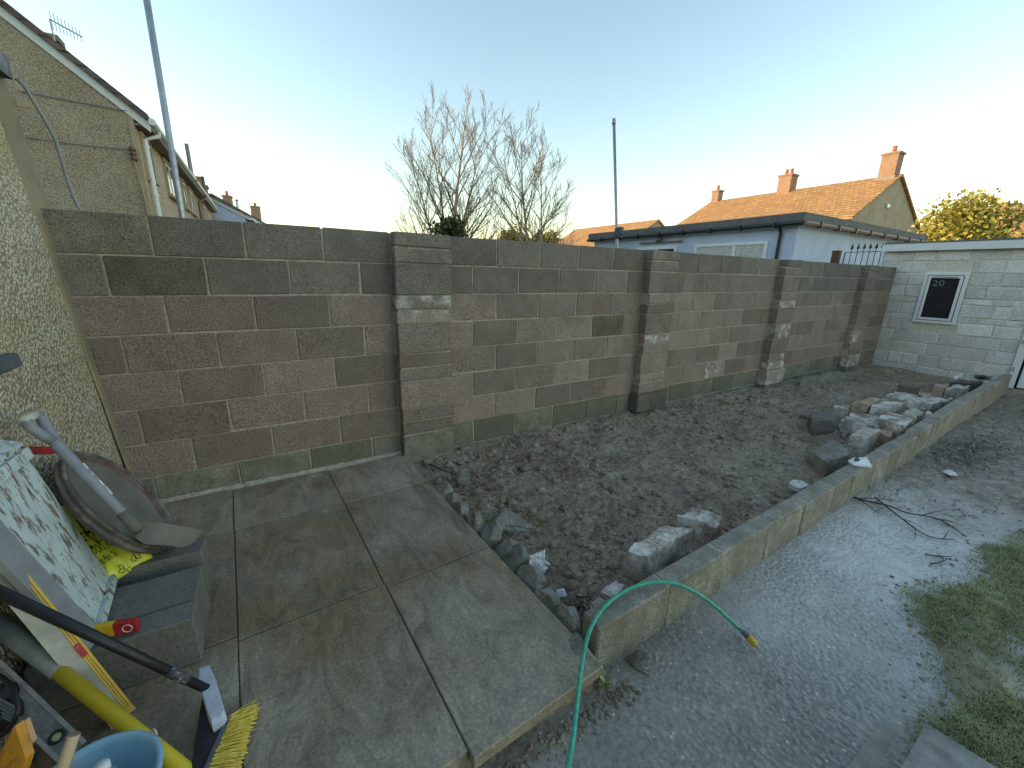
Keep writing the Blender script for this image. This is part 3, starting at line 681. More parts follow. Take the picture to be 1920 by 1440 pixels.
m = MB(); m.span((12.53, p.y-.075, -.32), (12.67, p.y+.075, p.z-.02), .008); m.build('post', M['rust_timber'], post)
m = MB(); m.span((12.52, p.y-.085, p.z-.0195), (12.68, p.y+.085, p.z), .004); m.build('post_cap', M['rust_timber'], post)

# ---- scaffold poles standing behind the wall
def pole(label, a, b, r, clamp):
    d = (b-a).normalized(); base = a-d*((a.z+.31)/d.z); top = b+d*(.0 if clamp else .9)
    t = thing('scaffold_pole', label, 'pole', tuple(base), 'poles behind the wall')
    m = MB(); m.tube([base, top], r, 14); m.build('tube', M['steel'], t, True)
    m = MB(); m.lathe([(r*1.03, -.03), (r*1.3, -.028), (r*1.3, 0), (r*1.03, .002)], top-d*.02, d, 14); m.build('end_cap', M['steel'], t, True)
    if clamp:
        c = a.lerp(b, .13); m = MB(); m.box(c+Vector((.0, -.03, 0)), (.05, .09, .11), None, .01); m.tube([c+Vector((-.02, -.09, -.02)), c+Vector((.05, -.03, .05))], .014, 8); m.build('clamp', M['felt'], t)
    return t
pole('tall grey steel pole leaning in front of the terraced houses', ony(343, 413, .17), ony(275, 0, .17), .0165, False)
pole('short grey steel pole with clamp, right of the bare trees', ony(1157, 466, .17), ony(1151, 222, .17), .0145, True)

# ---- loose cables
ca = MB(); ca.tube([ony(30, 146, .16), ony(45, 160, .18), ony(66, 195, .2), ony(86, 228, .22), ony(104, 262, .24), ony(113, 292, .25), ony(126, 335, .25), ony(138, 370, .25), ony(156, 406, .25), ony(164, 470, .25)], .0085, 8)
tag(ca.build('hanging_cable', M['grey_plastic'], None, True), 'thick grey cable hanging from the eaves down behind the wall', 'cable')
a, b = ony(57, 336, .3), ony(57, 392, .3)
m = MB(); m.box((a+b)/2, (.03, .02, (a-b).length), None, .003); tag(m.build('white_stake', M['white_pvc']), 'thin white stake showing above the wall at the house corner', 'stake')
a, b = ony(1716, 370, 8.4), at(1960, 356, 20)
m = MB(); m.tube([a, a.lerp(b, .5)-Vector((0, 0, .12)), b], .012, 5); tag(m.build('overhead_wire', M['iron']), 'thin overhead wire running right from the orange roof gable', 'wire')

# ================================================================== TREES AND SHRUBS
def bare_tree(label, base, stems, seed, group=None):
    """stems: list of (top point, radius); limbs fork upwards into fine twigs"""
    rng = random.Random(seed); t = thing('bare_tree', label, 'tree', tuple(base), group)
    trunk = MB(); limbs = MB(); twigs = MB(); count = [0]
    def branch(p, d, length, r, lvl, maxl):
        n = 5 if lvl < 2 else 4; pts = [p.copy()]; rs = [r]; q = p.copy(); dd = d.copy()
        for i in range(n):
            dd = (dd+Vector((rng.gauss(0, .045), rng.gauss(0, .045), rng.gauss(.045, .03)))).normalized()
            q = q+dd*(length/n); pts.append(q.copy()); rs.append(max(.0055, r*(1-.8*(i+1)/n)))
        (limbs if lvl < 2 else twigs).tube(pts, rs, 5 if lvl < 2 else 3, False); count[0] += 1
        if lvl >= maxl: return
        k = {0: 9, 1: 7, 2: 5, 3: 4}.get(lvl, 3)
        for j in range(k):
            f = .22+.78*(j+rng.random()*.8)/k; i = min(n-1, int(f*n)); c = pts[i].lerp(pts[i+1], f*n-i)
            ax = (pts[i+1]-pts[i]).normalized(); a = rng.uniform(0, 6.28); side = ax.orthogonal().normalized(); side = Matrix.Rotation(a, 3, ax) @ side
            nd = (ax*math.cos(.62)+side*math.sin(.62)*rng.uniform(.75, 1.2)+Vector((0, 0, .22))).normalized()
            branch(c, nd, length*rng.uniform(.38, .60)*(1.1-.45*f), max(.0062, r*(1-.7*f)*.55), lvl+1, maxl)
    b = Vector(base)
    for (top, r) in stems:
        top = Vector(top); L = (top-b).length; pts = []; rs = []
        n = 9; w1 = rng.uniform(-.2, .2); w2 = rng.uniform(-.2, .2)
        for i in range(n+1):
            f = i/n; bow = math.sin(f*math.pi)
            pts.append(b.lerp(top, f)+Vector((w1*bow+rng.gauss(0, .03)*f, w2*bow, 0))); rs.append(max(.010, r*(1-f)**.8))
        trunk.tube(pts, rs, 8, False)
        for j in range(16):
            f = .18+.80*(j+rng.random()*.7)/16; i = min(n-1, int(f*n)); c = pts[i].lerp(pts[i+1], f*n-i)
            a = j*2.4+rng.uniform(-.4, .4); out = Vector((math.cos(a), math.sin(a), 0)); up = .55+1.0*f
            d = (out+Vector((0, 0, up))).normalized()
            branch(c, d, L*.45*(1-.60*f)*rng.uniform(.8, 1.1), r*(1-f)*.62+.009, 1, 3)
    trunk.build('trunk', M['bark'], t, True); limbs.build('limbs', M['bark'], t, True); twigs.build('twigs', M['twig'], t)
    return t
def P(px, py, t): return at(px, py, t)
b1 = P(840, 450, 15.5); b1.z = -.32
bare_tree('tall bare tree with pale forked trunk behind the first wall bay', b1, [(P(872, 225, 15.8), .13), (P(805, 240, 15.2), .085), (P(770, 300, 16.0), .07), (P(915, 245, 15.3), .07)], 3, 'bare trees behind the wall')
b2 = P(1005, 455, 14.8); b2.z = -.32
bare_tree('wide bare tree of several thin stems, right of the tall one', b2, [(P(975, 262, 15.0), .085), (P(1012, 300, 14.6), .065), (P(945, 300, 15.2), .055)], 11, 'bare trees behind the wall')
def shrub(name, label, c, rad, n, size, mat, seed, cat='shrub', clumps=26, stem=True):
    rng = random.Random(seed); c = Vector(c); t = thing(name, label, cat, (c.x, c.y, -.32)); m = MB()
    cl = []
    for i in range(clumps):
        v = Vector((rng.gauss(0, 1), rng.gauss(0, 1), rng.gauss(0, 1))).normalized()*rng.random()**.4
        cl.append((c+Vector((v.x*rad[0], v.y*rad[1], v.z*rad[2])), rng.uniform(.16, .34)*min(rad)))
    for i in range(n):
        q, s = rng.choice(cl); v = Vector((rng.gauss(0, 1), rng.gauss(0, 1), rng.gauss(0, 1)))*s*.75
        p = q+v; d = (v.normalized()+Vector((rng.gauss(0, .5), rng.gauss(0, .5), .3+rng.gauss(0, .5)))).normalized(); u = d.orthogonal().normalized(); u = Matrix.Rotation(rng.uniform(0, 6.28), 3, d) @ u
        L = size*rng.uniform(.7, 1.4); w_ = L*.36
        m.add([p, p+d*L*.5+u*w_, p+d*L, p+d*L*.5-u*w_], [(0, 1, 2, 3)])
    m.build('foliage', mat, t)
    m = MB()
    for q, s in cl[:max(8, clumps//2)]:
        b = Vector((c.x+rng.gauss(0, .08), c.y+rng.gauss(0, .08), -.32)); m.tube([b, b.lerp(q, .5)+Vector((0, 0, .1)), q], [.035, .022, .007], 5, False)
    m.build('stems', M['bark'], t)
    return t
shrub('evergreen_shrub', 'dark evergreen shrub with golden top behind the bare tree trunk', P(843, 432, 14.2), (.46, .45, .44), 1700, .115, M['leaf_dark'], 5)
shrub('golden_shrub', 'small sunlit yellow shrub beside the tiny orange gable', P(1026, 458, 22), (.75, .7, .55), 1500, .15, M['leaf_gold'], 6)
shrub('golden_shrub', 'low sunlit yellow shrub at the foot of the bare trees', P(958, 452, 22), (1.1, .8, .55), 1500, .15, M['leaf_gold'], 8)
shrub('golden_shrub', 'large sunlit yellow green shrub above the garage roof', P(1812, 432, 19), (2.0, 1.5, 1.45), 6500, .18, M['leaf_gold'], 7, clumps=70)

# ================================================================== LOOSE BLOCKS IN THE BED
def rough_block(label, quad, ztop, h, mat, tilt=0, name='loose_block', group='old blocks lying in the bed', seed=0, rough=.012, zlist=None, chip=None):
    """quad: four pixels of the upper face in order; the block hangs h below"""
    rng = random.Random(seed); zs = zlist or [ztop]*4
    tp = [onz(x, y, z) for (x, y), z in zip(quad, zs)]
    c = sum(tp, Vector())/4; n = 11; vs = []; fs = []; idx = {}
    def V(i, j, k):
        key = (i, j, k)
        if key not in idx:
            u, v = i/n, j/n
            p = tp[0]*(1-u)*(1-v)+tp[1]*u*(1-v)+tp[2]*u*v+tp[3]*(1-u)*v
            p = p-Vector((0, 0, h*k/3))
            edge = (i in (0, n))+(j in (0, n))+(k in (0, 3))
            q = p+Vector((noise.noise(p*9+Vector((seed, 0, 0))), noise.noise(p*9+Vector((0, seed, 5))), noise.noise(p*9+Vector((3, 0, seed)))))*rough*1.25+Vector((noise.noise(p*32+Vector((seed, 0, 0))), noise.noise(p*32+Vector((0, seed, 5))), noise.noise(p*32+Vector((3, 0, seed)))))*rough*.6
            if edge >= 2: q += (c-Vector((0, 0, h/2))-q).normalized()*(.007+.034*max(0, noise.noise(p*17+Vector((seed, 1, 1))))*(edge-1))
            idx[key] = len(vs); vs.append(q)
        return idx[key]
    for a in range(n):
        for b in range(n): fs.append((V(a, b, 0), V(a+1, b, 0), V(a+1, b+1, 0), V(a, b+1, 0))); fs.append((V(a, b, 3), V(a, b+1, 3), V(a+1, b+1, 3), V(a+1, b, 3)))
        for k in range(3):
            fs.append((V(a, 0, k), V(a, 0, k+1), V(a+1, 0, k+1), V(a+1, 0, k))); fs.append((V(a, n, k), V(a+1, n, k), V(a+1, n, k+1), V(a, n, k+1)))
            fs.append((V(0, a, k), V(0, a+1, k), V(0, a+1, k+1), V(0, a, k+1))); fs.append((V(n, a, k), V(n, a, k+1), V(n, a+1, k+1), V(n, a+1, k)))
    m = MB(); m.v = vs; m.f = fs
    return tag(m.build(name, mat), label, 'block', group)
zz = lambda x, y: (1480+x/5.05, 690+y/5.05)
z2 = lambda x, y: (1040+x/3.789, 920+y/3.789)
OB = M['oldblock']; M['redblock'] = blockmat('reddish_old_block', (.36, .24, .16), (.46, .36, .26), white=(.6, .55, .47), wlo=.6, whi=.75, speck=.6)
M['mossblock'] = blockmat('greenish_old_block', (.42, .39, .28), (.54, .51, .39), moss=(.37, .36, .22), speck=.5)
rough_block('large rough block lying along the kerb, nearest of the loose blocks', [z2(505, 415), z2(800, 232), z2(978, 262), z2(655, 478)], .10, .24, OB, seed=1, rough=.016)
rough_block('broken grey block behind the nearest large block', [z2(872, 185), z2(975, 112), z2(1222, 190), z2(1125, 262)], .085, .22, OB, seed=2, rough=.022, zlist=[.05, .09, .10, .06])
rough_block('tilted purple-grey block, leftmost of the far pile', [zz(185, 418), zz(400, 412), zz(452, 492), zz(215, 492)], .07, .19, M['block_grey'], seed=3, rough=.012, zlist=[.02, .03, .06, .06])
rough_block('small pale-topped block between the purple-grey block and the pile', [zz(412, 352), zz(575, 348), zz(562, 378), zz(420, 388)], .06, .22, OB, seed=4)
rough_block('block with reddish broken end at the back of the pile', [zz(585, 325), zz(820, 285), zz(840, 312), zz(755, 350)], .09, .24, M['redblock'], seed=5, rough=.02)
rough_block('pale flat block in the middle of the pile', [zz(765, 362), zz(860, 308), zz(1122, 325), zz(950, 385)], .08, .22, OB, seed=6)
rough_block('long mortar-crusted block with straight dark edge in the pile', [zz(885, 262), zz(1000, 218), zz(1480, 290), zz(1362, 342)], .10, .26, OB, seed=7, rough=.018)
rough_block('low cream block with layered top at the front of the pile', [zz(482, 492), zz(580, 428), zz(850, 452), zz(820, 552)], .03, .20, OB, seed=8, rough=.02)
rough_block('grey block tilted on top of the pile beside the kerb', [zz(820, 470), zz(925, 408), zz(1185, 470), zz(1088, 548)], .12, .15, OB, seed=9, zlist=[.14, .16, .17, .15])
rough_block('cube-shaped worn block with a hole, front of the pile', [zz(572, 640), zz(690, 548), zz(866, 580), zz(745, 664)], .10, .26, OB, seed=10, rough=.014)
rough_block('flat soil-covered slab below the worn cube block', [zz(165, 790), zz(420, 672), zz(600, 800), zz(370, 890)], .03, .17, M['kerb'], seed=11, rough=.014, zlist=[-.02, .0, .06, .05])
rough_block('yellowish lichened block next to the kerb', [zz(1040, 425), zz(1170, 368), zz(1290, 410), zz(1195, 470)], .08, .2, M['mossblock'], seed=12, rough=.018)
rough_block('pale wedge-shaped block behind the flat pale block of the pile', [zz(715, 300), zz(760, 280), zz(900, 283), zz(935, 302)], .10, .22, OB, seed=31, rough=.022)
rough_block('crumbling white block between long block and far kerb', [zz(1215, 262), zz(1250, 236), zz(1350, 245), zz(1330, 272)], .12, .22, OB, seed=32, rough=.025)
rough_block('pale chunk resting beside the yellowish lichened block', [zz(1280, 425), zz(1300, 408), zz(1352, 412), zz(1345, 438)], .13, .08, OB, seed=33, rough=.012)
rough_block('rough cream block against the kerb beyond the long block', [zz(1400, 305), zz(1450, 280), zz(1560, 285), zz(1520, 315)], .07, .2, OB, seed=34, rough=.02)
rough_block('reddish brown block end with white top at the far pile', [zz(1362, 165), zz(1420, 142), zz(1520, 155), zz(1485, 180)], .10, .26, M['redblock'], seed=13)
rough_block('white-topped rounded block against the far kerb', [zz(1492, 182), zz(1560, 152), zz(1722, 165), zz(1690, 190)], .10, .27, OB, seed=14, rough=.02)
rough_block('dark block half buried behind the pile', [zz(1030, 165), zz(1050, 150), zz(1245, 172), zz(1232, 188)], .0, .2, M['block_sooty'], seed=15)
rough_block('brown brick wedged between the worn cube block and kerb', [zz(850, 600), zz(880, 575), zz(1012, 602), zz(960, 650)], .06, .12, M['redblock'], seed=16)
rough_block('small grey broken stone in front of the cream block', [zz(480, 618), zz(540, 585), zz(590, 600), zz(505, 660)], -.06, .1, M['kerb'], seed=17)
rough_block('flat dark slab at the garage end of the kerb', [zz(1500, 138), zz(1600, 112), zz(1840, 118), zz(1800, 146)], .02, .16, M['block_sooty'], seed=18)
rough_block('low mossy slab at the foot of the third pier', [z6_ for z6_ in ((1500, 716), (1575, 702), (1578, 696), (1505, 708))], -.02, .2, M['kerb'], seed=19)
rough_block('small stone block beside the dark stick near the patio', [(858, 900), (862, 876), (880, 876), (881, 898)], -.02, .1, M['kerb'], seed=20, rough=.008)
rough_block('flat broken slab piece in the soil near the patio edge', [(915, 985), (945, 950), (975, 965), (1005, 990)], -.045, .06, M['kerb'], seed=21, rough=.008)
rough_block('flat stone tucked behind the kerb corner', [(1120, 1108), (1150, 1085), (1178, 1098), (1150, 1120)], -.02, .08, OB, seed=22, rough=.012)
rough_block('second flat stone tucked against the kerb corner', [(1108, 1135), (1125, 1118), (1150, 1130), (1128, 1150)], .0, .08, OB, seed=23, rough=.012)
rough_block('half-sunk pale stone on the path beside the kerb', [zz(1140, 800), zz(1250, 730), zz(1340, 760), zz(1260, 830)], -.085, .06, M['kerb'], seed=24, rough=.012)

# corner stone by the lawn
sp = thing('stone_step', 'grey flat stone step corner beside the grass at bottom right', 'step', (2.1, -3.1, -.15))
A = onz(1736, 1356, -.02); B = onz(1690, 1440, -.02); E_ = onz(1870, 1440, -.02)
d1 = (B-A).normalized(); d2 = (E_-A).normalized()
m = MB(); m.prism([A, A+d1*.7, A+d1*.7+d2*.6, A+d2*.6][::-1], (0, 0, -.14)); m.build('tread', M['step'], sp)
m = MB(); q = onz(1655, 1352, -.10); m.prism([q, q+d1*.55-Vector((.0, -.02, 0)), A+d1*.6+Vector((0, 0, -.10)), A+Vector((.02, .01, -.10))], (0, 0, -.05)); m.build('base_slab', M['concrete'], sp)

# ================================================================== SCALLOPED EDGING BESIDE THE PATIO
def edging(label, px, py, w_, h_, z, yaw, tilt, seed):
    rng = random.Random(seed); c = onz(px, py, z); poly = []
    for i in range(11):
        a = math.pi*i/10; poly.append(Vector((math.cos(a)*w_/2, 0, h_*.45+math.sin(a)*w_*.42)))
    poly = [Vector((w_/2, 0, -h_*.6))]+poly+[Vector((-w_/2, 0, -h_*.6))]
    R = Matrix.Rotation(yaw, 3, 'Z') @ Matrix.Rotation(tilt, 3, 'X')
    m = MB(); inner = [R @ Vector((p.x*.9, -.004, p.z-.004 if p.z > 0 else p.z))+c for p in poly]; outer = [R @ Vector((p.x, .006, p.z))+c for p in poly]
    back = [R @ Vector((p.x, .045, p.z))+c for p in poly]; bk2 = [R @ Vector((p.x*.9, .052, p.z-.004 if p.z > 0 else p.z))+c for p in poly]
    n = len(poly); vs = inner+outer+back+bk2; fs = [tuple(range(n))[::-1], tuple(range(3*n, 4*n))]
    for L in range(3):
        for i in range(n): fs.append((L*n+i, L*n+(i+1) % n, (L+1)*n+(i+1) % n, (L+1)*n+i))
    for v in vs: v += Vector((noise.noise(v*25), noise.noise(v*25+Vector((9, 0, 0))), noise.noise(v*25+Vector((0, 9, 0)))))*.016
    m.add(vs, fs); return tag(m.build('edging_stone', M['kerb']), label, 'edging stone', 'round-topped edging stones along the patio')
words = ['first', 'second', 'third', 'fourth', 'fifth', 'sixth', 'seventh', 'eighth', 'ninth', 'tenth']
E_PX = [(832, 932), (845, 948), (868, 968), (893, 988), (922, 1008), (952, 1038), (974, 1056), (998, 1098), (1028, 1135), (1066, 1178)]
for i, (x, y) in enumerate(E_PX):
    edging('round-topped edging stone, %s from the wall along the patio edge' % words[i], x, y, random.uniform(.11, .17), .06, -.075+random.uniform(-.02, .015), RAD(78)+random.uniform(-.3, .25)+(.3 if i > 6 else 0), random.uniform(.35, .85), i)
edging('last wedge of edging stone against the kerb end', 1105, 1222, .16, .06, -.05, RAD(85), -.5, 40)

# ================================================================== HOSE
hp = [at(1040, 1640, .85), at(1052, 1530, 1.02), at(1065, 1440, 1.18), at(1075, 1380, 1.30), at(1084, 1300, 1.44), at(1092, 1240, 1.53), at(1103, 1190, 1.60), at(1122, 1152, 1.67), at(1152, 1121, 1.74), at(1195, 1098, 1.80), at(1240, 1091, 1.83), at(1280, 1099, 1.84), at(1322, 1122, 1.85), at(1360, 1154, 1.865), at(1385, 1178, 1.88)]
e = onz(1412, 1204, -.085); s0 = onz(1399, 1190, -.065); hp.append(s0.lerp(hp[-1], .3))
def smooth(pts, k=6):
    out = []
    for i in range(len(pts)-1):
        p0, p1, p2, p3 = pts[max(i-1, 0)], pts[i], pts[i+1], pts[min(i+2, len(pts)-1)]
        for j in range(k):
            t = j/k; out.append(.5*((2*p1)+(p2-p0)*t+(2*p0-5*p1+4*p2-p3)*t*t+(3*p1-p0-3*p2+p3)*t**3))
    return out+[pts[-1]]
hose = thing('garden_hose', 'green garden hose arching over the kerb end onto the path', 'hose', tuple(e))
hs = MB(); hs.tube(smooth(hp), .0086, 12)
n_ = N('green_hose'); cc = n_.ramp(n_.noise(45, 5, .7), [(.35, (.03, .30, .19)), (.6, (.07, .43, .30)), (.72, (.40, .58, .50))])
M['hose'] = n_.out(cc, .38, n_.bump(n_.noise(300, 2), .1, .002)); hs.build('tube', M['hose'], hose, True)
dirn = (e-hp[-1]).normalized(); c0 = hp[-1]
m = MB(); m.lathe([(.0, 0), (.0105, 0), (.012, .012), (.012, .026), (.0, .026)], c0-dirn*.006, dirn, 14); m.build('grey_collar', M['felt'], hose, True)
m = MB(); m.lathe([(0, 0), (.0145, 0), (.016, .006), (.016, .014), (.0145, .016), (.016, .019), (.016, .032), (.011, .036), (.011, .042), (0, .042)], c0+dirn*.021, dirn, 16); m.build('connector', plain('yellow_connector', (.72, .46, .04), .45, .15, 40, dirt=(.2, .15, .05), dscale=60), hose, True)

# ================================================================== TOOLS AND MATERIALS AGAINST THE HOUSE
for i, (yc, lab) in enumerate(((-1.448, 'front dense grey block of the three standing on edge on the patio'), (-1.333, 'middle dense grey block of the three standing on edge on the patio'), (-1.222, 'back dense grey block of the three standing on edge on the patio'))):
    o = D.objects.new('concrete_block', block_mesh(.44, .105, .205, M['block_new'], ch=.005)); o.location = (-.075+random.uniform(-.004, .004), yc, .1035); o.rotation_euler = (0, 0, random.uniform(-.01, .01)); link(o); tag(o, lab, 'block', 'new blocks on the patio')
o = D.objects.new('concrete_block', block_mesh(.44, .105, .225, M['block_new'], ch=.005)); o.location = (-.08, -1.035, .1135); o.rotation_euler = (0, 0, -.05); link(o); tag(o, 'dense grey block standing apart under the shovel blade', 'block', 'new blocks on the patio')

# round tray leaning on the house, resting on the blocks
nrm = Vector((.86, .085, .503)).normalized(); tc = Vector((-.128, -.93, .468)); LS = .93
tray = thing('round_mixing_tray', 'large round mortar-caked tray leaning against the house', 'tray', (tc.x, tc.y, .22))
n_ = N('dried_mortar'); M['dry_mortar'] = n_.out(n_.ramp(n_.noise(9, 6, .65), [(.3, (.13, .115, .088)), (.7, (.21, .19, .15))]), .85, n_.bump(n_.noise(60, 5), .4, .006))
M['tray'] = plain('muddy_black_rubber', (.11, .095, .08), .75, .4, 14, .4, dirt=(.32, .29, .23), dscale=10)
M['tray_red'] = plain('rusty_red_rim', (.15, .06, .045), .7, .4, 20, .3, dirt=(.16, .14, .11), dscale=14, dlo=.42, dhi=.6)
m = MB(); m.lathe([(r_*LS, h_) for r_, h_ in [(.250, -.040), (.272, -.040), (.280, -.034), (.280, -.026), (.292, -.022), (.298, -.016), (.296, -.009), (.287, -.006), (.287, 0), (.297, .004), (.300, .012), (.295, .018), (.283, .016), (.276, .005), (.268, -.004)]], tc, nrm, 64); m.build('ridged_rim', M['tray'], tray, True)
m = MB(); m.lathe([(r_*LS, h_) for r_, h_ in [(.2675, -.006), (.275, .008), (.274, .013), (.266, .006), (.262, -.007)]], tc, nrm, 64); m.build('inner_band', M['tray_red'], tray, True)
m = MB(); m.lathe([(r_*LS, h_) for r_, h_ in [(.2665, -.004), (.25, -.008), (.18, -.011), (.09, -.009), (.001, -.010)]], tc, nrm, 64)
for v in m.v: v += nrm*(.004*noise.noise(v*14))
m.build('mortar_bed', M['dry_mortar'], tray, True)
m = MB(); m.lathe([(r_*LS, h_) for r_, h_ in [(.251, -.038), (.001, -.038)]], tc, nrm, 48); m.build('base', M['tray'], tray)

# shovel
sh = thing('shovel', 'grey steel shovel with split handle leaning across the round tray', 'shovel', (.08, -1.0, .26))
M['shovel_grey'] = plain('grey_handle_plastic', (.27, .27, .30), .5, .15, 14, .15, dirt=(.33, .31, .27), dscale=14, dlo=.6, dhi=.75)
top = onx(57, 782, -.275); sock = onz(256, 990, .475); axis = (sock-top).normalized()
j1 = onx(103, 832, -.27); j1 = top.lerp(sock, .19)
m = MB(); m.tube([j1-axis*.02, j1+axis*.03, top.lerp(sock, .55), sock], [.013, .0185, .0175, .0165], 14); m.build('shaft', M['shovel_grey'], sh, True)
sd_ = (onx(74, 772, -.275)-onx(40, 792, -.275)).normalized()
for sg in (-1, 1):
    m = MB(); a_ = j1+axis*.01; b_ = top+sd_*(.045*sg)+axis*.004
    m.tube([a_, a_.lerp(b_, .35)+sd_*.012*sg, a_.lerp(b_, .75)+sd_*.012*sg, b_], [.016, .017, .0165, .016], 12); m.build('handle_fork', M['shovel_grey'], sh, True)
m = MB(); m.tube([top-sd_*.06, top+sd_*.06], .0165, 14); m.build('grip_bar', plain('worn_wood_grip', (.50, .47, .38), .7, .2, 20, .3), sh, True)
m = MB(); m.tube([top.lerp(sock, .42)+Vector((.0172, 0, .004)), top.lerp(sock, .70)+Vector((.0172, 0, .004))], .0048, 6); m.build('label_strip', plain('scuffed_white_print', (.62, .62, .62), .6, .3, 60, dirt=(.25, .25, .28), dscale=50, dlo=.45, dhi=.55), sh)
bl = [None, onz(249, 1018, .42), onz(322, 1032, .30), onz(382, 1002, .285), onz(266, 972, .46)]
m = MB(); k = 8; g = []
for i in range(k+1):
    for j in range(k+1):
        u, v = i/k, j/k; a_ = bl[1].lerp(bl[2], u); b_ = bl[4].lerp(bl[3], u); wv = .5+(v-.5)*(.55+.45*min(1, u*3.5))
        p = a_.lerp(b_, wv); p.z += .035*(abs(v-.5)*2)**2*(.3+.7*u)-.012; g.append(p)
fs = [(i*(k+1)+j, (i+1)*(k+1)+j, (i+1)*(k+1)+j+1, i*(k+1)+j+1) for i in range(k) for j in range(k)]
m.add(g+[p-Vector((0, 0, .003)) for p in g], fs+[tuple(q+(k+1)**2 for q in f[::-1]) for f in fs]); m.build('blade', M['dry_mortar'], sh, True)
m = MB(); m.tube([sock-axis*.08, sock, sock.lerp((bl[1]+bl[4])/2, .8)], [.019, .021, .016], 12); m.build('socket', M['dry_mortar'], sh, True)

# weathered painted panel standing on the blocks
def peel():
    n = N('peeling_mint_paint')
    v = n.mapped((13, 13, 1.3), (0, -.24, 0)); f = n.noise(3.4, 8, .72, v, .3)
    wood = n.ramp(n.noise(30, 5), [(.3, (.16, .115, .08)), (.7, (.33, .26, .19))])
    paint = n.ramp(n.noise(8, 4), [(.3, (.50, .57, .545)), (.7, (.66, .71, .68))])
    k = n.ramp(f, [(.525, 0.), (.56, 1.)])
    return n.out(n.mix(k, paint, wood), .7, n.bump(k, -.5, .004))
M['peel'] = peel()
pan = thing('painted_board', 'pale mint weathered board with peeling paint standing on the blocks', 'board', (-.15, -1.26, .21))
B1, B2, T1 = onz(212, 1090, .214), onz(184, 1190, .214), onx(38, 836, -.285); T2 = T1+(B2-B1)*1.08+Vector((-.03, 0, 0))
pn = (B2-B1).cross(T1-B1).normalized()
if pn.x < 0: pn = -pn
for k in range(3):
    a, b = k/3+.006, (k+1)/3-.002
    m = MB(); m.prism([B1.lerp(B2, a), B1.lerp(B2, b), T1.lerp(T2, b), T1.lerp(T2, a)], -pn*.02); m.build('plank', M['peel'], pan)
for (u0, u1) in ((.0, .045), (.925, .985)):
    m = MB(); q = [B1.lerp(T1, u0), B2.lerp(T2, u0), B2.lerp(T2, u1), B1.lerp(T1, u1)]; m.prism([p+pn*.002 for p in q], pn*.014); m.build('batten', M['peel'], pan)
m = MB(); q = T1+pn*.008; m.prism([q+Vector((0, -.0, .0)), T2+pn*.008, T2+pn*.008+Vector((-.055, 0, .02)), q+Vector((-.055, 0, .02))], (0, 0, .012)); m.build('top_rail', M['peel'], pan)
gb = thing('grey_trim_strip', 'flat grey plastic trim strip lying along the painted board', 'strip', (-.08, -1.46, .21))
S1, U1 = B2+Vector((.008, -.004, 0)), T2+Vector((.008, -.003, 0)); S2, U2 = S1+(B2-B1)*.26+Vector((-.03, 0, .0)), U1+(B2-B1)*.3+Vector((-.02, 0, -.02))
m = MB(); m.prism([S1, S2, U2, U1], pn*.006); m.build('face', M['grey_plastic'], gb)
m = MB(); m.prism([S2, S2+pn*.018, U2+pn*.018, U2], (S2-S1).normalized()*.004); m.build('lip', M['grey_plastic'], gb)
# red plastic handle poking out behind the board
a, b = onx(30, 846, -.31), onx(98, 845, -.30)
M['red'] = plain('scuffed_red_plastic', (.42, .02, .025), .45, .2, 20, .1, dirt=(.6, .5, .48), dscale=40, dlo=.64, dhi=.7)
rh = thing('red_float_handle', 'red plastic tool handle poking out behind the painted board', 'handle', tuple(b))
d_ = (b-a).normalized(); m = MB(); pts = []
for i in range(9):
    an = -math.pi/2+math.pi*i/8; pts.append(b+d_*(.014*math.cos(an)-.014)+Vector((0, 0, .015*math.sin(an))))
m.prism([a-d_*.02+Vector((0, 0, .015)), a-d_*.02-Vector((0, 0, .015))]+pts, (.016, 0, 0)); m.build('grip', M['red'], rh)
c = b-d_*.02+Vector((.018, 0, .012)); m = MB(); m.box(c, (.006, .02, .008), None, .002); m.build('paint_splash', M['white_pvc'], rh)

# yellow compost bag slumped between board and tray
bag = thing('compost_bag', 'crumpled yellow plastic compost bag with black print behind the painted board', 'bag', (-.12, -1.08, .22))
def bagpt(u, v):
    a = at(100, 952, 1.70); b_ = at(203, 1098, 1.655); c = at(287, 1044, 1.80); d = at(196, 930, 1.92)   # u across (up-right), v downwards
    p = a*(1-u)*(1-v)+b_*(1-u)*v+c*u*v+d*u*(1-v)
    nn = -ray(200, 1020).normalized(); edge = min(u, 1-u, v, 1-v)
    bul = .045*min(1, edge*5)**.6
    return p+nn*(bul+.010*noise.noise(Vector((u*5, v*5, 2)))+.006*noise.noise(Vector((u*14, v*14, 4))))
m = MB(); k = 30; g = [bagpt(i/k, j/k) for i in range(k+1) for j in range(k+1)]
nn = -ray(200, 1020).normalized()
fs = [(i*(k+1)+j, i*(k+1)+j+1, (i+1)*(k+1)+j+1, (i+1)*(k+1)+j) for i in range(k) for j in range(k)]
bk = [p-nn*(.05*min(1, 5*min(i/k, 1-i/k, j/k, 1-j/k))**.6+.002) if 0 < i < k and 0 < j < k else p.copy() for (i, j), p in zip(((i, j) for i in range(k+1) for j in range(k+1)), [bagpt(i/k, j/k)-nn*.045*min(1, min(i/k, 1-i/k, j/k, 1-j/k)*5)**.6 for i in range(k+1) for j in range(k+1)])]
m.add(g+bk, fs+[tuple(q+(k+1)**2 for q in f[::-1]) for f in fs])
M['bag'] = plain('yellow_polythene', (.70, .72, .06), .38, .12, 12, .3, bscale=40); M['ink'] = plain('black_print', (.012, .012, .012), .5, .2, 40)
m.build('sack', M['bag'], bag, True)
def on_bag(u, v, h=.003): return bagpt(u, v)+nn*h
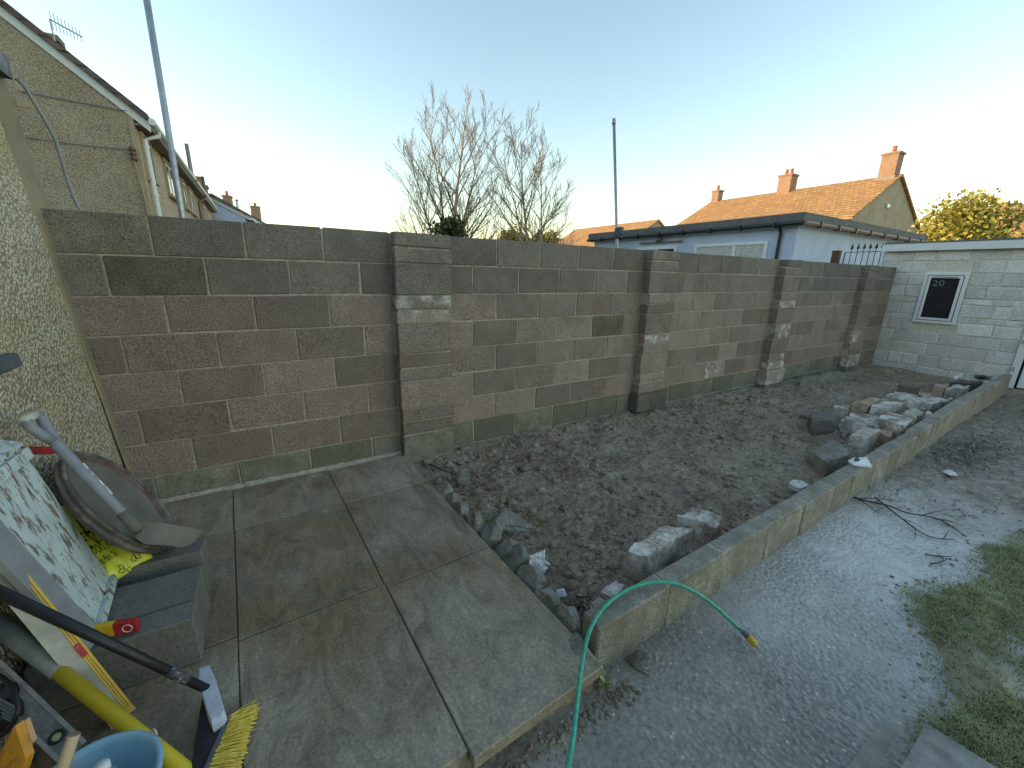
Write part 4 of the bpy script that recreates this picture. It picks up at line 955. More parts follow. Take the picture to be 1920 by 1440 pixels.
def bag_text(txt, u, v, size, width=1.):
    """lettering laid flat on the sack, reading up to the right"""
    cu = D.curves.new('lettering', 'FONT'); cu.body = txt; cu.size = 1; cu.extrude = 0; cu.resolution_u = 2
    ob = D.objects.new('lettering', cu); COL.objects.link(ob); dg = bpy.context.evaluated_depsgraph_get(); me = D.meshes.new_from_object(ob.evaluated_get(dg)); D.objects.remove(ob)
    mm = MB(); mm.v = []
    for vt in me.vertices:
        uu = u+vt.co.x*size*width; vv = v-vt.co.y*size
        mm.v.append(on_bag(max(.01, min(.99, uu)), max(.01, min(.99, vv))))
    mm.f = [tuple(p.vertices) for p in me.polygons]
    mm.build('lettering', M['ink'], bag)
def uv_of(px, py):
    best = None
    for i in range(41):
        for j in range(41):
            p = bagpt(i/40, j/40)-CAM; t = p.dot(FWD); x = 960+FPX*p.dot(RIGHT)/t; y = 720-FPX*p.dot(UP)/t; d = (x-px)**2+(y-py)**2
            if best is None or d < best[0]: best = (d, i/40, j/40)
    return best[1:]
u, v = uv_of(150, 1008); bag_text('D', u+.12, v-.02, .34, .8)
u, v = uv_of(160, 1028); bag_text('EN', u+.02, v+.02, .30, .7)
u, v = uv_of(172, 1044); bag_text('DOCKS, POT', u, v, .12, .75)
u, v = uv_of(184, 1060); bag_text('ome, Port Tal', u, v, .12, .62)
for (x0, y0, x1, y1) in ((150, 1014, 190, 982), (163, 1034, 212, 996)):
    a, b = uv_of(x0, y0), uv_of(x1, y1); mm = MB(); mm.tube([on_bag(a[0]+(b[0]-a[0])*i/8, a[1]+(b[1]-a[1])*i/8, .002) for i in range(9)], .0016, 4); mm.build('print_line', M['ink'], bag)
for (cx_, cy_) in ((250, 1040), (236, 1066)):
    mm = MB()
    for i in range(6):
        a = i*math.pi/3+.4
        loop = []
        for j in range(13):
            w_ = j/12*2*math.pi; r1 = 9+7*math.cos(w_); r2 = 4*math.sin(w_)
            loop.append(uv_of(cx_+r1*math.cos(a)-r2*math.sin(a), cy_+.8*(r1*math.sin(a)+r2*math.cos(a))))
        mm.tube([on_bag(q[0], q[1], .002) for q in loop], .0011, 4)
    mm.build('printed_flower', M['ink'], bag)

# yellow and silver straight edge
M['alu'] = plain('scuffed_aluminium', (.40, .39, .35), .5, .2, 9, .2, .3, dirt=(.22, .20, .17), dscale=12)
M['yellow_alu'] = plain('yellow_coated_metal', (.72, .43, .02), .45, .12, 20, .1, dirt=(.10, .07, .03), dscale=55, dlo=.62, dhi=.68)
def bar_between(a, b, side, wdt, dep):
    """prism of width wdt along side and depth dep, from a to b"""
    ax = (b-a).normalized(); s = (side-ax*side.dot(ax)).normalized(); n = ax.cross(s)
    return [a, a+s*wdt, a+s*wdt+n*dep, a+n*dep], (b-a)
def facing(a, b): ax = (b-a).normalized(); v = (CAM-(a+b)/2); return (v-ax*v.dot(ax)).normalized()
se = thing('straight_edge', 'silver straight edge with yellow rim propped on the patio', 'straight edge', (-.06, -1.62, 0))
a = onz(240, 1338, .012); b = at(-18, 1018, 1.19)
fc = facing(a, b); ax = (b-a).normalized(); sd = ax.cross(fc)
if sd.dot(RIGHT) < 0: sd = -sd
m = MB(); m.prism([a-sd*.046, a+sd*.0, a+sd*.0-fc*.02, a-sd*.046-fc*.02], b-a); m.build('beam', M['alu'], se)
m = MB(); q = a+sd*.0005; m.prism([q+fc*.002, q+sd*.019-fc*.004, q+sd*.019-fc*.022, q-fc*.022], b-a); m.build('yellow_rim', M['yellow_alu'], se)
for o_ in (.006, .012):
    m = MB(); q = a+sd*o_+fc*(.0022-o_*.31); m.tube([q+ax*.02, q+(b-a)*.97], .0011, 4); m.build('groove', M['timber'], se)
m = MB(); q = a-ax*.004+sd*.0005; m.prism([q-sd*.047+fc*.001, q+sd*.02-fc*.003, q+sd*.02-fc*.023, q-sd*.047-fc*.021], ax*.0035); m.build('end_cap', M['white_pvc'], se)
q = a.lerp(b, .36)+sd*.004+fc*.003; m = MB(); m.prism([q-sd*.006, q+sd*.010-fc*.004, q+sd*.010+ax*.05-fc*.004, q-sd*.006+ax*.05], fc*.0012); m.build('red_label', M['red'], se)

# small box level lying across the blocks
bv = thing('box_level', 'short yellow spirit level with red end lying on the blocks', 'spirit level', (-.15, -1.45, .21))
a = Vector((-.285, -1.415, .216)); b = Vector((-.075, -1.475, .216)); e2 = Vector((-.012, -1.492, .216))
for p, q, mt, nm in ((a, b, M['yellow_alu'], 'body'), (b+(b-a)*.005, e2, M['red'], 'red_end')):
    d_ = (q-p); s_2 = Vector((-d_.y, d_.x, 0)).normalized(); m = MB(); m.prism([p, p+s_2*.022, p+s_2*.022+Vector((0, 0, .045)), p+Vector((0, 0, .045))], d_); m.build(nm, mt, bv)
c = b.lerp(e2, .62)+Vector((0, -.0015, .022)); m = MB(); m.lathe([(.012, 0), (.015, .0015), (.015, -.004), (.012, -.004)], c, Vector((-.27, -.96, 0)), 16); m.build('badge', M['white_pvc'], bv)
# white sealant nozzle
a, b = at(37, 1068, 1.40), at(106, 1128, 1.46); ax = (b-a).normalized()
nz = thing('sealant_nozzle', 'tapered white plastic nozzle with dark end, left of the painted board', 'nozzle', tuple(b))
m = MB(); m.tube([a, b], [.004, .0125], 14); m.build('cone', M['white_pvc'], nz, True)
m = MB(); m.tube([b+ax*.0005, b+ax*.03], [.014, .016], 12); m.build('cap', M['black_plastic'], nz, True)
m = MB(); m.tube([b+ax*.031, b+ax*.16], [.017, .017], 12); m.build('cartridge', M['grey_plastic'], nz, True)

# broom: black handle, pale capped head, yellow bristles
br = thing('broom', 'black handled broom with pale cap and yellow bristles lying on the patio', 'broom', (.22, -1.85, 0))
h0 = at(-40, 1092, 1.12); h1 = onz(388, 1292, .085)
m = MB(); m.tube([h0, h0.lerp(h1, .5), h1], [.0155, .0150, .0135], 14); m.build('handle', M['black_plastic'], br, True)
m = MB(); q = h0.lerp(h1, .80); m.tube([q, h0.lerp(h1, .90)], .0155, 12); m.build('worn_label', plain('worn_label_print', (.06, .06, .065), .5, .3, 40, dirt=(.45, .45, .45), dscale=90, dlo=.55, dhi=.62), br, True)
cap = [onz(x, y, z) for x, y, z in ((372, 1253, .085), (392, 1247, .085), (404, 1272, .085), (424, 1340, .085), (418, 1350, .085), (398, 1361, .085), (390, 1345, .085), (370, 1272, .085))]
M['cap'] = plain('pale_blue_plastic', (.55, .57, .64), .5, .12, 14, .15, dirt=(.20, .22, .26), dscale=55, dlo=.6, dhi=.66)
m = MB(); cc_ = sum(cap, Vector())/len(cap); rim = cap; m.prism([p for p in rim], (0, 0, -.03)); inn = [cc_.lerp(p, .86)+Vector((0, 0, .008)) for p in rim]
n8 = len(rim); k = len(m.v); m.v += [p+Vector((0, 0, .0)) for p in rim]+inn; m.f += [(k+i, k+(i+1) % n8, k+n8+(i+1) % n8, k+n8+i) for i in range(n8)]+[tuple(k+n8+i for i in range(n8))]
m.build('head_cap', M['cap'], br)
b0, b1_ = onz(427, 1346, .06), onz(372, 1470, .06)
bd = [onz(398, 1362, .056), onz(426, 1346, .056), b1_, onz(352, 1475, .056), onz(380, 1300, .05)]
m = MB(); m.prism(bd, (0, 0, -.045)); m.build('head_body', M['black_plastic'], br)
M['bristle'] = plain('yellow_bristle', (.78, .58, .07), .5, .22, 60, dirt=(.2, .16, .08), dscale=30, dlo=.6, dhi=.75)
m = MB(); q0, q1 = onz(481, 1333, .012), onz(440, 1475, .012)
rb = random.Random(5)
for i in range(17):
    f = i/16
    for k in range(26):
        g = f+rb.uniform(-.016, .016); s = b0.lerp(b1_, g)+Vector((.004, 0, rb.uniform(-.02, .004))); e_ = q0.lerp(q1, g+rb.gauss(0, .006))+Vector((rb.gauss(0, .006), rb.gauss(0, .004), rb.uniform(-.004, .035)))
        s += (b1_-b0).normalized()*(((i % 2)-.5)*.0)
        m.tube([s, s.lerp(e_, .55)+Vector((0, 0, .006)), e_], .00125, 3, False)
m.build('bristles', M['bristle'], br)
m = MB(); m.prism([b0+Vector((-.004, 0, .004)), b1_+Vector((-.004, 0, .004)), b1_+Vector((.010, 0, .004)), b0+Vector((.010, 0, .004))], (0, 0, -.03)); m.build('bristle_bar', M['felt'], br)

# yellow fibreglass tool handle with grey grip
yp = thing('pick_handle', 'thick yellow tool handle with grey rubber grip, leaning from the house', 'tool handle', (.16, -1.95, 0))
a, mid, b = at(-30, 1150, 1.31), at(112, 1259, 1.27), at(352, 1450, 1.19)
M['yellow'] = plain('yellow_fibreglass', (.74, .54, .03), .42, .08, 12, .05, dirt=(.35, .26, .04), dscale=45, dlo=.68, dhi=.72)
m = MB(); m.tube([mid, b, b+(b-mid).normalized()*.03], [.0205, .0215, .0215], 18); m.build('shaft', M['yellow'], yp, True)
m = MB(); m.tube([a, a.lerp(mid, .5), mid], [.025, .0255, .024], 18); m.build('rubber_grip', plain('worn_grey_rubber', (.21, .225, .225), .6, .3, 16, .2, dirt=(.40, .41, .40), dscale=24, dlo=.6, dhi=.72), yp, True)
m = MB(); q = a-(mid-a).normalized()*.002; m.tube([q, q-(mid-a).normalized()*.06], [.0215, .0215], 14); m.build('butt', M['yellow'], yp, True)

# grey spirit level with a round vial
gl = thing('spirit_level', 'dirty grey spirit level with round green vial at lower left', 'spirit level', tuple(at(100, 1380, 1.2)))
a, b = at(-25, 1255, 1.24), at(138, 1412, 1.20); fc = facing(a, b); ax = (b-a).normalized(); sd = ax.cross(fc)
if sd.dot(RIGHT) < 0: sd = -sd
M['glevel'] = plain('muddy_metal', (.20, .19, .17), .5, .25, 14, .2, .3, dirt=(.38, .36, .32), dscale=18)
m = MB(); m.prism([a-sd*.032, a+sd*.032, a+sd*.032-fc*.022, a-sd*.032-fc*.022], b-a); m.build('beam', M['glevel'], gl)
for s in (-1, 1):
    q = a+sd*.026*s; m = MB(); m.prism([q-sd*.005, q+sd*.005, q+sd*.005+fc*.004, q-sd*.005+fc*.004], b-a); m.build('flange', M['alu'], gl)
c = at(104, 1376, 1.19); c = a+ax*(c-a).dot(ax); 
m = MB(); m.lathe([(.011, -.004), (.018, -.002), (.018, .006), (.012, .006), (.011, .002)], c, fc, 20); m.build('vial_ring', M['black_plastic'], gl, True)
m = MB(); m.lathe([(.0115, .002), (.008, .005), (.0005, .006)], c, fc, 16); m.build('vial', plain('green_vial', (.42, .44, .22), .2, .3, 60), gl, True)

# black and orange power tool at the bottom left
pt = thing('power_tool', 'black power tool with orange side guard at the bottom left corner', 'power tool', tuple(at(10, 1400, 1.1)))
rb = random.Random(9)
for (x, y, t_, w_, h_, d_) in ((8, 1300, 1.22, .05, .05, .05), (22, 1335, 1.2, .045, .06, .05), (-5, 1350, 1.18, .06, .06, .06), (48, 1420, 1.12, .03, .045, .04), (10, 1425, 1.14, .05, .05, .05)):
    R = Matrix.Rotation(rb.uniform(0, 1.5), 3, 'Z') @ Matrix.Rotation(rb.uniform(-.5, .5), 3, 'X'); m = MB(); m.box(at(x, y, t_), (w_, d_, h_), R, .009); m.build('casing', M['black_plastic'], pt)
for k in range(5):
    a, b = at(-6+k*3, 1308+k*9, 1.15), at(34+k*3, 1330+k*9, 1.15); m = MB(); m.tube([a, b], .0028, 6); m.build('cooling_rib', M['felt'], pt)
m = MB(); m.tube(smooth([at(-20, 1390, 1.12), at(12, 1372, 1.12), at(34, 1330, 1.13), at(20, 1285, 1.16), at(-10, 1262, 1.2)]), .006, 8); m.build('cord', M['black_plastic'], pt, True)
og = [at(28, 1361, 1.08), at(48, 1423, 1.05), at(38, 1455, 1.04), at(-15, 1460, 1.05), at(-12, 1432, 1.07)]
M['orange'] = plain('orange_plastic', (.70, .30, .02), .45, .12, 14, .1, dirt=(.3, .14, .03), dscale=30)
m = MB(); m.prism(og, -FWD*-.02); m.build('guard', M['orange'], pt)
og = [at(36, 1362, 1.10), at(46, 1351, 1.10), at(60, 1392, 1.08), at(50, 1407, 1.08)]
m = MB(); m.prism(og, FWD*.012); m.build('guard_tab', plain('pale_orange_plastic', (.66, .36, .16), .5, .12, 14), pt)

# blue bucket with clear bottle and wooden hammer handle
bc = Vector((-.012, -2.035, 0)); BH = .215; BR = .145
bk_ = thing('blue_bucket', 'light blue plastic bucket cut off by the bottom edge', 'bucket', (bc.x, bc.y, 0))
M['bluep'] = plain('faded_blue_plastic', (.24, .44, .58), .5, .2, 9, .1, dirt=(.34, .37, .36), dscale=14, dlo=.52, dhi=.72)
m = MB(); m.lathe([(.001, .002), (.105, .002), (.110, .01), (BR-.006, BH-.02), (BR+.006, BH-.016), (BR+.008, BH-.006), (BR+.002, BH), (BR-.006, BH-.003), (BR-.010, BH-.02), (.104, .012), (.001, .010)], bc, (0, 0, 1), 56); m.build('pail', M['bluep'], bk_, True)
m = MB(); q = bc+Vector((.115, .088, BH)); m.tube(smooth([q+Vector((-.012, .005, -.02)), q+Vector((.004, .008, .012)), q+Vector((.012, 0, .0)), q+Vector((.008, -.006, -.025))]), .0022, 6); m.build('wire_handle', M['steel'], bk_)
bt = thing('plastic_bottle', 'clear crumpled plastic bottle standing in the blue bucket', 'bottle', (.03, -2.02, .02))
gm = N('clear_plastic'); gm.b.inputs['Transmission Weight'].default_value = .85; gm.b.inputs['IOR'].default_value = 1.2; M['clear'] = gm.out((.85, .9, .92), .12, gm.bump(gm.noise(60, 3), .4, .004))
m = MB(); bcx = Vector((.012, -1.995, .02)); m.lathe([(.001, 0), (.031, .002), (.034, .02), (.033, .10), (.034, .14), (.030, .165), (.0155, .188), (.0145, .196)], bcx, (0, .06, 1), 20)
for v in m.v: v += Vector((noise.noise(v*30), noise.noise(v*30+Vector((5, 0, 0))), 0))*.004
m.build('bottle_body', M['clear'], bt, True); m = MB(); m.lathe([(.0165, .190), (.0165, .208), (.001, .2085)], bcx, (0, .06, 1), 16); m.build('cap', M['white_pvc'], bt, True)
hh = thing('hammer_handle', 'pale wooden tool handle sticking up from the blue bucket', 'tool handle', tuple(at(118, 1440, 1.06)))
a, b = at(139, 1377, 1.06), at(104, 1480, 1.03); fc = facing(a, b); ax = (b-a).normalized(); sd = ax.cross(fc)
m = MB(); pr = []
M['ash'] = plain('pale_ash_wood', (.60, .44, .26), .6, .15, 18, .2)
m.tube([a-ax*.0, a+ax*.05, b], [.0125, .0135, .0145], 10); m.build('handle', M['ash'], hh, True)
m = MB(); m.lathe([(.0005, -.001), (.0122, 0), (.0124, .004)], a-ax*.001, ax, 10); m.build('end_grain', M['timber'], hh)

# ================================================================== DEBRIS, PLANTS, GRASS
OCT = [(1, 0, 0), (-1, 0, 0), (0, 1, 0), (0, -1, 0), (0, 0, 1), (0, 0, -1)]
OF = [(0, 2, 4), (2, 1, 4), (1, 3, 4), (3, 0, 4), (2, 0, 5), (1, 2, 5), (3, 1, 5), (0, 3, 5)]
def lump(m, p, r, rng, flat=.65):
    R = Matrix.Rotation(rng.uniform(0, 6.28), 3, 'Z') @ Matrix.Rotation(rng.uniform(-.6, .6), 3, 'X')
    m.add([p+R @ Vector((v[0]*r*rng.uniform(.6, 1.3), v[1]*r*rng.uniform(.6, 1.3), v[2]*r*flat*rng.uniform(.6, 1.2))) for v in OCT], OF)
rng = random.Random(21)
def bed_point(bias=1.6):
    while True:
        x = 1.5+9.3*rng.random()**bias; y = rng.uniform(kerb_y(x)+.13, -.02)
        if not (x < 1.62+.06*(-y) and y > -2.2 and x < 1.4-sk*(y+.3)+.05): return x, y
m = MB()
for i in range(9000):
    x, y = bed_point(); r = .003+.012*rng.random()**3+(.012*rng.random()**2 if noise.noise(Vector((x*2.5, y*2.5, 1))) > .1 else 0)
    lump(m, Vector((x, y, soil_z(x, y)+r*.25)), r, rng)
tag(m.build('soil_clods', M['soil']), 'crumbs and clods of wet soil scattered over the bed', kind='stuff')
m = MB()
def clod(m, p, r, rng, sub=6):
    k = len(m.v); sd0 = rng.random()*50; n1, n2 = 5, 8; sx = rng.uniform(.8, 1.5); sy = rng.uniform(.8, 1.3); a0 = rng.uniform(0, 6.28)
    vs = []
    for i in range(n1+1):
        th = math.pi*i/n1
        for j in range(n2):
            ph = 2*math.pi*j/n2; v = Vector((math.sin(th)*math.cos(ph)*sx, math.sin(th)*math.sin(ph)*sy, math.cos(th)*.7))
            v *= r*(1+.45*noise.noise(v*1.6+Vector((sd0, 0, 0)))+.25*noise.noise(v*4+Vector((0, sd0, 0)))); vs.append(p+rotz(a0) @ v)
    m.add(vs, [(i*n2+j, (i+1)*n2+j, (i+1)*n2+(j+1) % n2, i*n2+(j+1) % n2) for i in range(n1) for j in range(n2)])
for i in range(900):
    x, y = bed_point(1.7)
    if noise.noise(Vector((x*1.4, y*1.4, 31))) < -.05 and rng.random() < .75: continue
    r = .010+.030*rng.random()**2; clod(m, Vector((x, y, soil_z(x, y)+r*.15)), r, rng)
for i in range(220):
    x = rng.uniform(.85, 1.6); y = -2.325-.03*abs(rng.gauss(0, 1)); r = .003+.008*rng.random()**2; clod(m, Vector((x, y, path_z(x, y)+r*.1)), r, rng)
for i in range(300):
    x = 2.3+4*rng.random(); y = edge_y(x)-.05+.12*rng.gauss(0, .6); r = .003+.007*rng.random()**2.5; clod(m, Vector((x, y, max(path_z(x, y), turf_z(x, y))+r*.1)), r, rng)
tag(m.build('soil_lumps', M['soil'], None, True), 'larger rounded lumps of dug soil lying in the bed', kind='stuff')
m = MB()
M['chip'] = plain('pale_mortar_chip', (.62, .60, .54), .85, .2, 40, .3)
for i in range(260):
    x, y = bed_point(1.5)
    if rng.random() < .3: y = -.03-.08*rng.random()
    r = .004+.011*rng.random()**3; lump(m, Vector((x, y, soil_z(x, y)+r*.4)), r, rng, .5)
for i in range(60):
    x = rng.uniform(4.2, 8.5); y = rng.uniform(-2.7, kerb_y(x)-.05); r = .004+.011*rng.random()**2; lump(m, Vector((x, y, path_z(x, y)+r*.3)), r, rng, .4)
tag(m.build('mortar_chips', M['chip']), 'pale chips of mortar and stone strewn on soil and path', kind='stuff')
def strand(m, p, L, w_, rng, up=.15, yaw=None):
    a = rng.uniform(0, 6.28) if yaw is None else yaw; d = Vector((math.cos(a), math.sin(a), 0)); s = Vector((-d.y, d.x, 0))*w_
    q = p+d*L*.5+Vector((rng.gauss(0, L*.1), rng.gauss(0, L*.1), up*L)); e = p+d*L+Vector((rng.gauss(0, L*.15), rng.gauss(0, L*.15), 0))
    m.add([p-s, p+s, q+s*.8, q-s*.8, e], [(0, 1, 2, 3), (3, 2, 4)])
M['litter'] = leafmat('dead_plant_litter', (.035, .024, .016), (.10, .075, .045), (.30, .25, .16))
m = MB()
for i in range(5200):
    x, y = bed_point(); 
    if noise.noise(Vector((x*1.8, y*1.8, 6))) < -.15 and rng.random() < .7: continue
    strand(m, Vector((x, y, soil_z(x, y)+.004)), rng.uniform(.012, .06), rng.uniform(.0008, .004), rng)
for i in range(1500):
    x = rng.uniform(4.3, 10.5); y = rng.uniform(-2.75, kerb_y(x)-.02)
    if noise.noise(Vector((x*1.2, y*1.2, 8))) < -.1: continue
    strand(m, Vector((x, y, path_z(x, y)+.004)), rng.uniform(.015, .07), rng.uniform(.001, .005), rng)
for i in range(2600):                                             # dark rotting leaves: path end and kerb corner
    k = rng.random()
    if k < .35: x = rng.gauss(6.3, .5); y = rng.gauss(-2.35, .12)
    elif k < .8: x = rng.gauss(9.3, .9); y = rng.gauss(-2.5, .25)
    else:
        x = rng.gauss(1.62, .07); y = rng.gauss(-2.02, .06); strand(m, Vector((x, y, soil_z(x, y)+.008+.02*rng.random())), rng.uniform(.012, .05), rng.uniform(.002, .006), rng, .3); continue
    if y > kerb_y(x)-.01: continue
    strand(m, Vector((x, y, path_z(x, y)+.003+.02*rng.random())), rng.uniform(.02, .07), rng.uniform(.002, .008), rng, .25)
tag(m.build('plant_litter', M['litter']), 'dead roots, straw and rotting leaves lying on the soil and path', kind='stuff')
# grass of the lawn
def blade(m, p, L, w_, rng, lean=.9):
    a = rng.uniform(0, 6.28); d = Vector((math.cos(a), math.sin(a), 0)); s = Vector((-d.y, d.x, 0))*w_; k = rng.uniform(.3, lean)*L
    q = p+d*k*.35+Vector((0, 0, L*.55)); e = p+d*k+Vector((0, 0, L*rng.uniform(.45, .9)))
    m.add([p-s, p+s, q+s*.7, q-s*.7, e], [(0, 1, 2, 3), (3, 2, 4)])
m = MB(); cnt_ = 0
while cnt_ < 130000:
    x = 2.2+5.5*rng.random()**1.5; y = edge_y(x)-.0-1.0*rng.random()**1.3; cnt_ += 1
    g = noise.noise(Vector((x*1.5, y*3.2, 12)))+.5*noise.noise(Vector((x*5, y*8, 3)))
    if g < -.28+.25*rng.random() and rng.random() > .18: continue
    if x < 2.55 and y > -3.35 and (Vector((x, y, 0))-Vector((A.x, A.y, 0))).dot(Vector((d2.x, d2.y, 0)).cross(Vector((0, 0, 1)))) > -.0 and y > -2.95: continue
    blade(m, Vector((x, y, turf_z(x, y)-.004)), rng.uniform(.018, .05), rng.uniform(.0011, .0022), rng)
tag(m.build('lawn_grass', M['grass']), 'patchy short winter grass along the right of the path', kind='stuff')
m = MB()
for (px, py, n, sp_) in ((905, 975, 220, .05), (940, 985, 160, .06), (925, 1045, 200, .04), (945, 1062, 160, .03), (1010, 975, 120, .07), (850, 935, 60, .05), (1190, 790, 90, .2), (1330, 830, 120, .25), (1420, 800, 150, .3), (1120, 930, 60, .2)):
    c = onz(px, py, -.07)
    for i in range(n):
        x = c.x+rng.gauss(0, sp_); y = c.y+rng.gauss(0, sp_); blade(m, Vector((x, y, soil_z(x, y)-.003)), rng.uniform(.015, .05), rng.uniform(.0012, .0028), rng, 1.4)
tag(m.build('grass_tufts', M['leaf_weed']), 'small pale green grass tufts in the soil and by the patio edge', kind='stuff')

# weed at the kerb foot
wd = thing('rosette_weed', 'small pale green weed rosette growing at the patio corner', 'weed', tuple(onz(1133, 1285, -.11)))
c = onz(1133, 1287, -.105); m = MB()
for i in range(20):
    a = i*2.4+rng.uniform(-.2, .2); L = rng.uniform(.03, .062); el = rng.uniform(.15, 1.1); d = Vector((math.cos(a)*math.cos(el), math.sin(a)*math.cos(el), math.sin(el))); s = Vector((-math.sin(a), math.cos(a), 0))
    b0_ = c+Vector((0, 0, .012)); pts = [(0, .001), (.35, .0045), (.7, .005), (1, .0005)]; vs = []
    for f, w_ in pts: q = b0_+d*L*f-Vector((0, 0, .018*f*f)); vs += [q-s*w_, q+s*w_]
    m.add(vs, [(0, 1, 3, 2), (2, 3, 5, 4), (4, 5, 7, 6)])
m.build('leaves', M['leaf_weed'], wd)
m = MB(); m.tube([c-Vector((0, 0, .02)), c+Vector((0, 0, .015))], .003, 6); m.build('stem', M['leaf_weed'], wd)

# twigs lying over the path
def twig(label, pts, r, mat=None, name='fallen_twig', forks=3, seed=0):
    rg = random.Random(seed); t = thing(name, label, 'twig', tuple(pts[0])); S = smooth([p+Vector((0, 0, rg.uniform(0, .012))) for p in pts], 4)
    m = MB(); m.tube(S, [r*(1-.7*i/len(S)) for i in range(len(S))], 6); m.build('main_stem', mat or M['twig2'], t)
    for k in range(forks):
        i = rg.randrange(2, len(S)-2); d = (S[i+1]-S[i]).normalized(); a = rg.choice((-1, 1))*rg.uniform(.4, .9); d = Matrix.Rotation(a, 3, 'Z') @ d; L = rg.uniform(.08, .25)
        m = MB(); m.tube([S[i], S[i]+d*L*.5+Vector((0, 0, .008)), S[i]+d*L], [r*.5, r*.4, r*.2], 5); m.build('side_stem', mat or M['twig2'], t)
M['twig2'] = plain('wet_dark_twig', (.06, .045, .032), .7, .35, 40, .3)
gz = lambda x, y: onz(x, y, -.105)
twig('long dark bramble twig lying across the path below the kerb', [gz(1592, 930), gz(1625, 942), gz(1665, 950), gz(1700, 962), gz(1760, 975), gz(1812, 1008)], .008, forks=6, seed=1)
twig('second thin twig in front of the bramble on the path', [gz(1640, 935), gz(1690, 975), gz(1740, 1005), gz(1790, 1012)], .006, forks=4, seed=2)
twig('short twig lying alone on the wet path', [gz(1745, 1058), gz(1762, 1056), gz(1775, 1050)], .005, forks=1, seed=3)
twig('dark twig near the broken pot on the wet path', [gz(1735, 1040), gz(1752, 1042), gz(1785, 1045)], .005, forks=1, seed=4)
gs = lambda x, y: onz(x, y, -.05)
twig('dark stick leaning on the small stone near the patio', [onz(806, 872, -.03), onz(832, 884, -.02), onz(858, 893, -.01)], .008, forks=1, seed=5, name='garden_stick')
pc = thing('wood_offcut', 'short flat timber offcut standing in the soil near the patio', 'offcut', tuple(gs(945, 930)))
q0, q1 = onz(944, 942, -.07), onz(950, 915, -.03); d = (q1-q0); sd = Vector((.03, -.008, 0)); m = MB(); m.prism([q0-sd*.5, q0+sd*.5, q0+sd*.4+d, q0-sd*.4+d], (0, .012, .004)); m.build('board', M['timber'], pc)
m = MB(); m.box(q0+d*.5+Vector((0, -.003, .004)), (.006, .004, .004)); m.build('nail', M['iron'], pc)
tile = thing('broken_tile', 'dark broken roof tile leaning where path meets kerb', 'tile', tuple(gz(1185, 1235)))
q = [onz(1172, 1232, -.10), onz(1195, 1218, -.06), onz(1215, 1232, -.07), onz(1190, 1252, -.105)]; m = MB(); m.prism(q, (0, .006, -.012)); m.build('shard', M['block_sooty'], tile)
m = MB(); m.prism([q[3], q[3]+Vector((.012, .0, .0)), q[3]+Vector((.03, -.05, -.004))], (0, .0, -.008)); m.build('splinter', M['block_sooty'], tile)

# crumpled foil bag, white shards, ornament on the kerb
def crumple(name, label, quad, cat, mat, amp, seed, k=14, extra=None):
    rg = random.Random(seed); P_ = [Vector(p) for p in quad]; m = MB(); g = []; c = sum(P_, Vector())/4
    t = thing(name, label, cat, tuple(c)); nrm_ = (P_[1]-P_[0]).cross(P_[3]-P_[0]).normalized()
    for side in (1, -1):
        for i in range(k+1):
            for j in range(k+1):
                u, v = i/k, j/k; p = P_[0]*(1-u)*(1-v)+P_[1]*u*(1-v)+P_[2]*u*v+P_[3]*(1-u)*v; e_ = min(1, 6*min(u, 1-u, v, 1-v))
                f = abs(noise.noise(Vector((u*4+seed, v*4, side))))+.5*abs(noise.noise(Vector((u*9, v*9+seed, side))))
                g.append(p+nrm_*side*amp*e_*f+Vector((noise.noise(Vector((u*6, v*6, seed))), noise.noise(Vector((u*6, v*6, seed+9))), 0))*amp*.5)
    n2 = (k+1)**2; fs = [(i*(k+1)+j, (i+1)*(k+1)+j, (i+1)*(k+1)+j+1, i*(k+1)+j+1) for i in range(k) for j in range(k)]
    m.add(g, fs+[tuple(q+n2 for q in f[::-1]) for f in fs]); m.build('sheet', mat, t)
    if extra: extra(t)
    return t
M['foil'] = plain('crumpled_silver_plastic', (.80, .81, .82), .4, .12, 60, .4, .0, bscale=120, dirt=(.3, .29, .28), dscale=45, dlo=.6, dhi=.72)
def foil_tail(t):
    m = MB(); m.tube([onz(1003, 1050, .0), onz(1018, 1052, -.01), onz(1030, 1058, -.05)], [.012, .009, .006], 8); m.build('twisted_neck', M['foil'], t)
    m = MB(); m.tube([onz(1000, 1072, -.06), onz(1012, 1062, -.03), onz(1024, 1066, -.06)], [.016, .02, .01], 8); m.build('folded_corner', M['foil'], t)
crumple('crumpled_packet', 'crumpled silver-white plastic packet stuck in the soil by the edging', [onz(990, 1082, -.05), onz(1022, 1074, -.05), onz(1022, 1030, .09), onz(994, 1042, .06)], 'packet', M['foil'], .014, 3, extra=foil_tail)
crumple('crumpled_wrapper', 'small crumpled white wrapper in the soil near the hose', [onz(1045, 1122, -.07), onz(1062, 1118, -.06), onz(1058, 1103, -.03), onz(1043, 1106, -.04)], 'wrapper', M['foil'], .012, 6)
M['china'] = plain('white_chipped_slab', (.70, .69, .66), .6, .12, 30, .3, dirt=(.45, .42, .36), dscale=20)
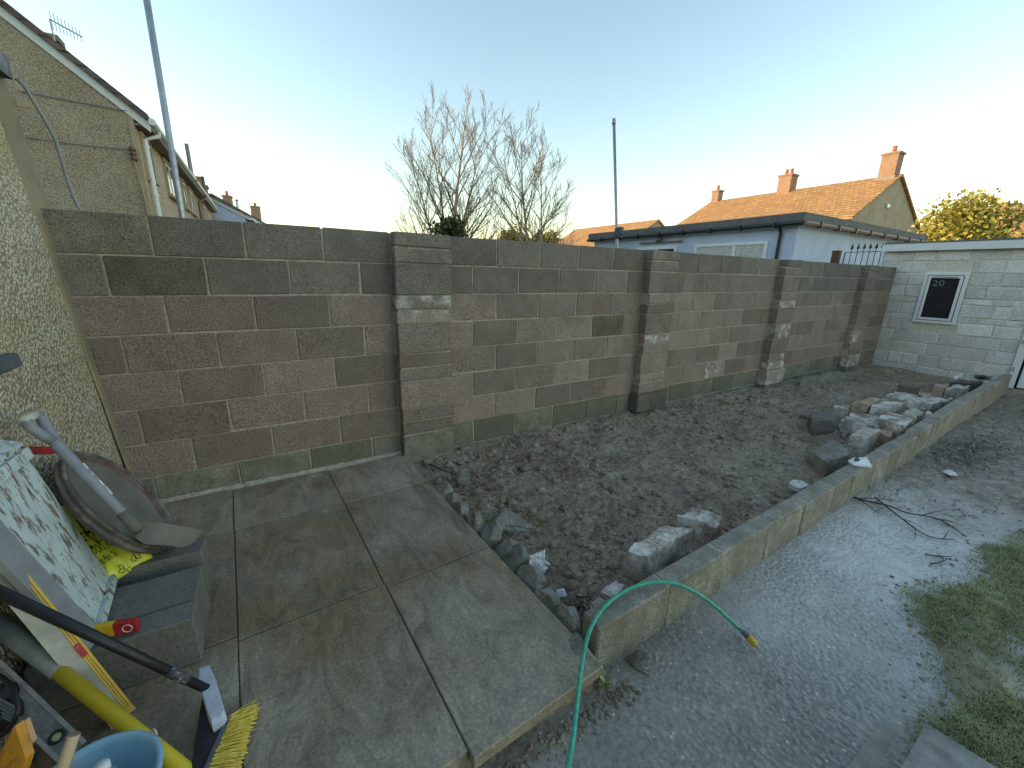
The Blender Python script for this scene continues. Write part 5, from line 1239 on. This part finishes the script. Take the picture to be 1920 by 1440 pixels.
def shard(name, label, poly, z, h, cat, mat, extra=None):
    t = thing(name, label, cat, tuple(onz(*poly[0], z))); m = MB(); P_ = [onz(x, y, z+(k % 3)*.004) for k, (x, y) in enumerate(poly)]; c = sum(P_, Vector())/len(P_)
    m.prism(P_, (0, 0, -h)); n = len(P_); k = len(m.v); m.v += [p+Vector((0, 0, .0006)) for p in P_]+[c+Vector((0, 0, .012))]; m.f += [(k+i, k+(i+1) % n, k+n) for i in range(n)]
    m.build('shell', mat, t)
    if extra: extra(t, c)
    return t
def knob(t, c):
    c = onz(1606, 866, .128); m = MB(); m.tube([c+Vector((-.02, .0, .004)), c+Vector((0, 0, .022)), c+Vector((.025, -.005, .006))], [.012, .016, .010], 10); m.build('grey_hook', M['felt'], t, True)
shard('white_plate_ornament', 'white pointed plastic cap with grey hook lying on the kerb', [(1590, 864), (1600, 858), (1625, 857), (1635, 874), (1615, 873), (1600, 871)], .128, .012, 'plastic cap', M['white_pvc'], knob)
def dirtlump(t, c):
    m = MB(); lump(m, c+Vector((.01, .0, .012)), .016, random.Random(2)); m.build('mortar_lump', M['chip'], t)
shard('white_shard', 'white broken slab shard lying in soil beside the kerb', [(1479, 904), (1488, 899), (1505, 902), (1517, 910), (1500, 916), (1486, 911)], -.02, .03, 'shard', M['china'], dirtlump)
shard('white_paper_scrap', 'white flattened scrap lying on the muddy path', [(1767, 884), (1778, 880), (1792, 886), (1796, 892), (1780, 890)], -.1, .006, 'scrap', M['china'], dirtlump)
crumple('white_bag_scrap', 'small white plastic scrap on the slab near the garage', [onz(1788, 712, .02), onz(1804, 708, .03), onz(1806, 702, .08), onz(1790, 705, .06)], 'scrap', M['foil'], .03, 8)
m = MB(); c = onz(1842, 708, .16)
for i in range(320): strand(m, c+Vector((rng.gauss(0, .06), rng.gauss(0, .04), rng.uniform(-.03, .02))), rng.uniform(.02, .07), rng.uniform(.004, .012), rng, .15)
M['sod'] = leafmat('dark_sod', (.012, .01, .008), (.03, .024, .018), (.06, .05, .035))
tag(m.build('dark_sod_clump', M['sod']), 'dark clump of roots sitting on the far kerb end', kind='stuff')
